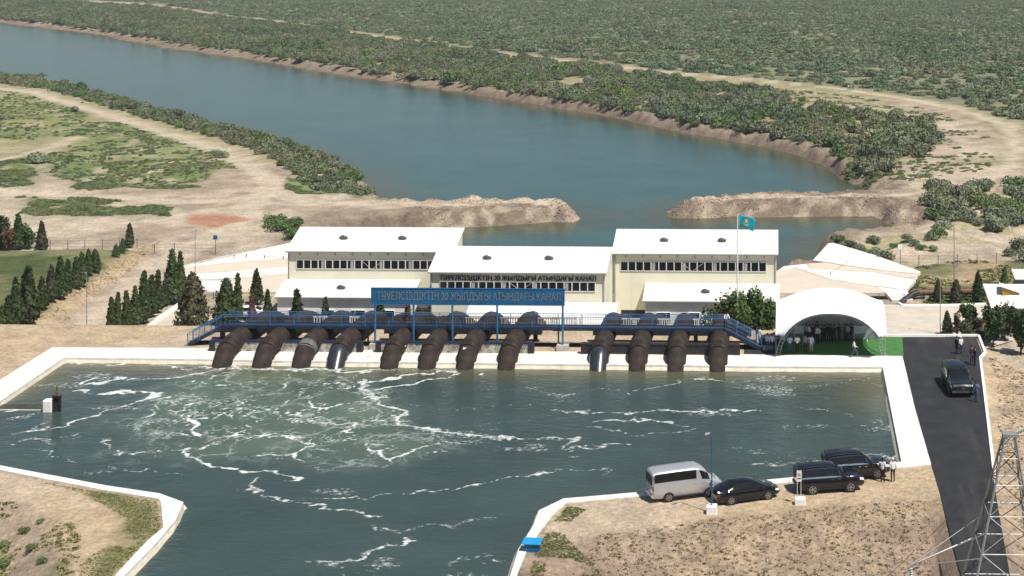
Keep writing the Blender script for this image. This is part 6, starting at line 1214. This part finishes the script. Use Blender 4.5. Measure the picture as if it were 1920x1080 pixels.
# ornamental low white fences before the halls
def ornate(x0, x1, y, label, m):
    p0 = V(x0, 612, y); p1 = V(x1, 612, y); root = thing('ornamental_fence', label, 'fence', ((p0[0] + p1[0]) / 2, y, 0)); L = p1[0] - p0[0]; zb = gz((p0[0] + p1[0]) / 2, y); n = max(1, int(round(L / 2.4)))
    for k in range(n):
        xc = -L / 2 + L * (k + .5) / n; w = L / n - .12; mb = MB()
        mb.box((xc, 0, zb + .12), (w, .08, .24)); mb.box((xc, 0, zb + 1.1), (w, .08, .12))
        for q in range(9): mb.box((xc - w / 2 + w * (q + .5) / 9, 0, zb + .64), (.09, .06, .8))
        mb.build('fence_panel', m, root)
    for k in range(n + 1): mb = MB(); mb.box((-L / 2 + L * k / n, 0, zb + .6), (.11, .12, 1.3)); mb.build('fence_post', m, root)
ornate(560, 705, 154.3, 'white ornamental concrete fence behind the pipes by the cypresses', M_LANE); ornate(1150, 1310, 154.3, 'white ornamental concrete fence behind the four tent side pipes', M_LANE); ornate(862, 1080, 154.3, 'grey ornamental fence along the lower hall behind the sign posts', M_FOOT)

# ------------------------------------------------------------------ gauge box and weir wall in the pool
a, b = G(-80, 772, ZW), G(86, 772, ZW)
wr = thing('weir_wall', 'low submerged weir wall with foam along its foot', 'wall', (b[0], b[1] + .2, ZW)); mb = MB(); mb.box((-(b[0] - a[0]) / 2, .9, -.5), (b[0] - a[0], 1.5, 1.12)); mb.build('wall', mat('mossy_concrete', (.055, .055, .03), .5, var=.2, scale=2), wr)
mb = MB(); mb.box((-(b[0] - a[0]) / 2, .15, .03), (b[0] - a[0], .02, .10)); mb.build('spill_foam', M_LANE, wr)
q = G(98, 772, ZW); gp = thing('sluice_gate', 'white gate box with black winding gear standing in the pool', 'sluice', (q[0], q[1], ZW)); gp.scale = (.85, .85, .85)
mb = MB(); mb.box((-.45, .2, .45), (.95, .9, 1.5)); o = mb.build('white_box', M_LANE, gp); bv = o.modifiers.new('b', 'BEVEL'); bv.width = .14; bv.segments = 3
for s in (-1, 1): mb = MB(); mb.box((.48 + s * .32, .0, .45), (.14, .3, 2.2)); mb.build('guide_column', M_BLACKC, gp)
mb = MB(); mb.box((.48, 0, 1.55), (.85, .4, .16)); mb.box((.48, .05, .6), (.5, .1, 1.8)); mb.build('gate_leaf', M_BLACKC, gp)
mb = MB(); mb.box((.48, 0, 1.8), (.36, .3, .36)); mb.lathe([(.26, -.03), (.26, .03)], 14, (.48, -.2, 1.9), 'y'); mb.build('winding_gear', M_RIM, gp); mb = MB(); mb.tube([(.48, 0, 1.9), (.48, 0, 2.7)], .05, 8); mb.build('screw_spindle', M_DARK, gp)

# blue box on the bank
q = PG(998, 1032); bx = thing('blue_box', 'bright blue steel box with slanted lid on the bank edge', 'box', q, -.05); mb = MB(); mb.box((0, 0, .25), (.95, .7, .56)); mb.build('body', M_SIGN, bx)
mb = MB(); mb.hexa([(-.62, -.44, .53), (.62, -.44, .53), (.62, .46, .62), (-.62, .46, .62)], [(-.62, -.44, .58), (.62, -.44, .58), (.62, .46, .67), (-.62, .46, .67)]); mb.build('lid', mat('bright_blue_paint', (.02, .28, .58), .4, var=.08), bx)
q = PG(1844.5, 638); o = thing('blue_bin', 'small blue drum standing on the tan mound by the plaza corner', 'bin', q); mb = MB(); mb.lathe([(.26, 0), (.28, .05), (.28, .45), (.3, .47), (.28, .5), (.28, .85), (.25, .9)], 16); mb.build('drum', CLOTH['teal'], o, True); mb = MB(); mb.lathe([(.12, .9), (.12, 1.1), (.08, 1.2)], 10); mb.build('spout', CLOTH['teal'], o, True)

# ------------------------------------------------------------------ white roofed house at the right edge
hy = 168.0; hx0 = V(1857, 600, hy)[0]; hx1 = hx0 + 13; zr = V(1860, 577, hy - .6)[2]
hs = thing('white_house', 'grey walled house with white roof and wooden dormer beside the dark trees', 'house', (hx0 + 6.5, hy, ZL)); ho = -Vector(hs.location)
M_HWALL = mat('grey_render', (.28, .29, .31), .85, var=.06); M_WOOD = mat('ochre_boards', (.40, .22, .06), .7, var=.15, scale=4)
mb = MB(); mb.box((hx0 + 6.7, hy + 3, (ZL + zr) / 2), (12.4, 6, zr - ZL)); o = mb.build('wall', M_HWALL, hs); o.location = ho
mb = MB(); rt = zr + 1.5; mb.hexa([(hx0, hy - .6, zr - .12), (hx1, hy - .6, zr - .12), (hx1, hy + 4.6, rt - .12), (hx0 - .2, hy + 4.6, rt - .12)], [(hx0, hy - .6, zr), (hx1, hy - .6, zr), (hx1, hy + 4.6, rt), (hx0 - .2, hy + 4.6, rt)]); rf = mb.build('roof', M_ROOF, hs); rf.location = ho
mb = MB(); mb.hexa([(hx0 - .2, hy + 4.62, rt - .12), (hx1, hy + 4.62, rt - .12), (hx1, hy + 7, zr + .4), (hx0, hy + 7, zr + .4)], [(hx0 - .2, hy + 4.62, rt), (hx1, hy + 4.62, rt), (hx1, hy + 7, zr + .52), (hx0, hy + 7, zr + .52)]); o = mb.build('back_roof', M_ROOF, hs); o.location = ho
dxx = hx0 + 1.6; dy = hy + 2.0; dzz = zr + .8; mb = MB(); mb.add([(dxx, dy, dzz - .1), (dxx + 1.9, dy + .2, dzz + .1), (dxx + .05, dy - .05, dzz + 1.0)], [(0, 1, 2)]); mb.add([(dxx, dy, dzz - .1), (dxx, dy + 1.6, dzz + .3), (dxx + .05, dy - .05, dzz + 1.0)], [(0, 1, 2)]); mb.build('dormer_boards', M_WOOD, rf)
mb = MB(); mb.hexa([(dxx - .15, dy - .2, dzz + .98), (dxx + 2.1, dy + .05, dzz + .2), (dxx + 2.1, dy + 1.8, dzz + .42), (dxx - .1, dy + 1.8, dzz + .98)], [(dxx - .15, dy - .2, dzz + 1.06), (dxx + 2.1, dy + .05, dzz + .28), (dxx + 2.1, dy + 1.8, dzz + .5), (dxx - .1, dy + 1.8, dzz + 1.06)]); mb.build('dormer_roof', M_ROOF, rf)
mb = MB(); px0 = V(1833, 595, hy - 1)[0]; mb.hexa([(px0, hy - 1.6, zr - 1.15), (px0 + 1.3, hy - 1.6, zr - .55), (px0 + 1.4, hy - .2, zr - .5), (px0 + .1, hy - .2, zr - 1.1)], [(px0, hy - 1.6, zr - 1.05), (px0 + 1.3, hy - 1.6, zr - .45), (px0 + 1.4, hy - .2, zr - .4), (px0 + .1, hy - .2, zr - 1.0)]); o = mb.build('porch_roof', M_ROOF, hs); o.location = ho
mb = MB(); mb.box((px0 + .9, hy - .85, ZL + (zr - ZL) * .36), (.9, 1.3, (zr - ZL) * .62)); o = mb.build('porch_wall', M_WOOD, hs); o.location = ho
for k in range(3): window(hx0 + 2 + k * 3.4, hx0 + 3.4 + k * 3.4, ZL + 1, ZL + 2.3, hy - .03, bpy.data.objects[o.name].parent.children[0])
# second roof behind at the frame edge
q = PG(1915, 546, ZL); sh = thing('shed', 'low shed with white ribbed roof behind the house', 'shed', q); mb = MB(); mb.box((1.2, 1.4, .7), (3.4, 2.6, 1.6)); mb.build('wall', M_HWALL, sh); mb = MB(); mb.hexa([(-.8, -.1, 1.45), (3.1, -.1, 1.45), (3.1, 3, 2.1), (-.8, 3, 2.1)], [(-.8, -.1, 1.52), (3.1, -.1, 1.52), (3.1, 3, 2.17), (-.8, 3, 2.17)])
for k in range(9): x = -.7 + k * .46; mb.hexa([(x, -.1, 1.5), (x + .08, -.1, 1.5), (x + .08, 3, 2.15), (x, 3, 2.15)], [(x, -.1, 1.57), (x + .08, -.1, 1.57), (x + .08, 3, 2.22), (x, 3, 2.22)])
mb.build('roof', M_ROOF, sh)
# brown pipeline and dark culvert
a, b = PG(1722, 560, ZL), PG(1872, 556, ZL); pl = thing('pipeline', 'long brown pipeline lying along the patchy lawn', 'pipe', a); d = Vector(b) - Vector(a); mb = MB(); mb.tube([(0, 0, .75), (d.x, d.y, d.z + .75)], .4, 14); mb.build('pipe', mat('brown_pipe', (.14, .07, .05), .6, var=.2, scale=2), pl, True)
mb = MB(); mb.tube([(0, 0, .75), (-.8, -.5, .6), (-2.4, -2.2, -.1)], .4, 14); mb.build('bend', M_DARK, pl, True)
for k in range(5): q = Vector((d.x, d.y, d.z)) * (k + .5) / 5; mb = MB(); mb.box(q + Vector((0, 0, .15)), (.5, .9, .5)); mb.build('saddle', M_FOOT, pl)
# paved lane with white kerb beside the cypress row
struct(sheet('lane', GP([(352, 555), (372, 556), (340, 640), (250, 640)], ZL), M_PARK, ZL + .12)); kerb('lane_kerb', [G(x, y, ZL) for x, y in [(345, 568), (300, 600), (262, 630)]], .5, .4)
# red and white stand at the lower hall
q = PG(795, 606, ZL); st_ = thing('fire_stand', 'red fire point stand with pale shelves under the blue sign', 'stand', q); mb = MB(); mb.box((0, 0, 2.2), (1.5, .08, 1.3)); mb.build('back_board', M_FRAME, st_)
for k in range(3): mb = MB(); mb.box((0, -.1, 1.75 + k * .42), (1.5, .12, .07)); mb.build('shelf', CLOTH['red'], st_)
for s in (-.7, .05, .7): mb = MB(); mb.box((s, 0.05, 1.4), (.09, .09, 2.9)); mb.build('post', CLOTH['red'], st_)
mb = MB(); mb.box((0, -.2, .7), (1.9, .8, 1.4)); mb.build('cabinet', M_DARK, st_)

# ------------------------------------------------------------------ gulls
M_GULL = mat('gull_white', (.82, .82, .82), .7, var=.04)
def gull(p, rz, tilt, label):
    root = thing('gull', label, 'bird', p, rz, 'white gulls over the pool'); root.rotation_euler = (tilt, 0, rz); root.scale = (.62, .62, .62)
    mb = MB(); mb.tube([(0, -.20, 0), (0, -.15, .015), (0, -.05, .02), (0, .08, .01), (0, .17, 0), (0, .25, .0)], [.012, .04, .06, .05, .03, .035], 8); mb.build('body', M_GULL, root, True)
    for s in (-1, 1): mb = MB(); mb.add([(s * .03, -.06, .03), (s * .26, -.14, .12), (s * .52, -.02, .05), (s * .27, .0, .11), (s * .03, .07, .03)], [(0, 1, 3, 4), (1, 2, 3)]); o = mb.build('wing', M_GULL, root); o.modifiers.new('t', 'SOLIDIFY').thickness = .015
    mb = MB(); mb.tube([(0, -.19, .0), (0, -.25, -.008)], [.012, .003], 5); mb.build('beak', M_YEL, root)
for x, y, Y, rz, ti, lab in ((756, 649, 143.6, .4, .9, 'white gull gliding before the dark beam under the sign'), (870, 653, 140.5, 1.2, 1.0, 'white gull crossing in front of a sign side pipe'), (902, 702, 138.8, .8, .5, 'white gull skimming the water below the sign side pipes'), (1178, 739, 132, 2.2, .6, 'white gull low over the open pool water')):
    v = V(x, y, Y); gull(v, rz, ti, lab)

# ------------------------------------------------------------------ lattice pylon at the near right
YP = 78.0; tz_ = V(1893, 815, YP)[2]; tx_ = V(1893, 815, YP)[0]; pyl = thing('lattice_pylon', 'grey steel lattice pylon rising beside the road', 'pylon', (tx_, YP, gz(tx_, YP))); zb = gz(tx_, YP); HT = tz_ - zb
def leg_at(sx, sy, z): w = .26 + (HT - z) * .19; return Vector((sx * w - (HT - z) * .05, sy * w, z))
for sx in (-1, 1):
    for sy in (-1, 1): mb = MB(); mb.bar(leg_at(sx, sy, 0), leg_at(sx, sy, HT), .085); mb.build('leg', M_GALV, pyl)
lv = [HT, HT - 1.1, HT - 2.4, HT - 3.9, HT - 5.7, HT - 8.0, HT - 11, 0.4]
for a, b in zip(lv[:-1], lv[1:]):
    for k in range(4):
        c1, c2 = ((-1, -1), (1, -1), (1, 1), (-1, 1))[k], ((-1, -1), (1, -1), (1, 1), (-1, 1))[(k + 1) % 4]
        mb = MB(); mb.bar(leg_at(*c1, a), leg_at(*c2, b), .034); mb.bar(leg_at(*c2, a), leg_at(*c1, b), .034); mb.build('cross_brace', M_GALV if k == 0 else M_DARK, pyl); mb = MB(); mb.bar(leg_at(*c1, b), leg_at(*c2, b), .036); mb.build('strut', M_GALV, pyl)
mb = MB(); mb.box((0, 0, HT + .02), (.75, .65, .16)); mb.build('top_plate', M_GALV, pyl)
M_INS = mat('insulator_glass', (.30, .42, .40), .2, spec=.6)
def insul(a, b, par):
    a, b = Vector(a), Vector(b); n = 7; mb = MB(); pts = []; rs = []
    for k in range(n * 2 + 1): pts.append(a.lerp(b, k / (2 * n))); rs.append(.11 if k % 2 else .04)
    mb.tube(pts, rs, 10); mb.build('insulator', M_INS, par)
insul((.3, 0, HT + .05), (.85, -.1, HT + .35), pyl); insul((.25, -.2, HT - .1), (.3, -.3, HT - .75), pyl)
za = HT - 5.9
for s in (-1, 1):
    for sy in (-.5, .5): mb = MB(); q = leg_at(s, 1 if sy > 0 else -1, za); mb.bar(q, (s * 4.8 - .4, 0, za - 1.0), .04); mb.bar(leg_at(s, 1 if sy > 0 else -1, za + 1.2), (s * 4.8 - .4, 0, za - 1.0), .035); mb.build('cross_arm', M_GALV, pyl)
    insul((s * 4.7 - .4, 0, za - 1.05), (s * 4.7 - .4, 0, za - 1.9), pyl)
def cable(a, b, sag, label, r=.012):
    a, b = Vector(a), Vector(b); mb = MB(); mb.tube([a.lerp(b, k / 24) - Vector((0, 0, sag * 4 * (k / 24) * (1 - k / 24))) for k in range(25)], r, 5); tag(mb.build('power_line', M_DARK), label, 'cable', 'power lines from the pylon')
O = Vector(pyl.location)
for k, (p_, e) in enumerate((((-5.1, 0, za - 1.9), (-46, -34, -12)), ((4.3, 0, za - 1.9), (-36, -36, -12)), ((.3, -.3, HT - .75), (-50, -26, -6)))):
    cable(O + Vector(p_), O + Vector(e), 3.0, 'thin dark power line running from the steel pylon')
# ------------------------------------------------------------------ dusty air over the plain
M_HAZE = bpy.data.materials.new('haze'); M_HAZE.use_nodes = True; hn = M_HAZE.node_tree.nodes; hn.clear(); ho_ = hn.new('ShaderNodeOutputMaterial'); hv = hn.new('ShaderNodeVolumePrincipled')
hv.inputs['Color'].default_value = (.86, .90, .95, 1); hv.inputs['Density'].default_value = .00013; hv.inputs['Anisotropy'].default_value = .2; M_HAZE.node_tree.links.new(hv.outputs[0], ho_.inputs['Volume'])
mb = MB(); mb.box((0, 4400, 15), (13000, 9400, 54)); hz = tag(mb.build('haze', M_HAZE), 'thin pale haze over the far plain', 'haze', None, 'stuff')
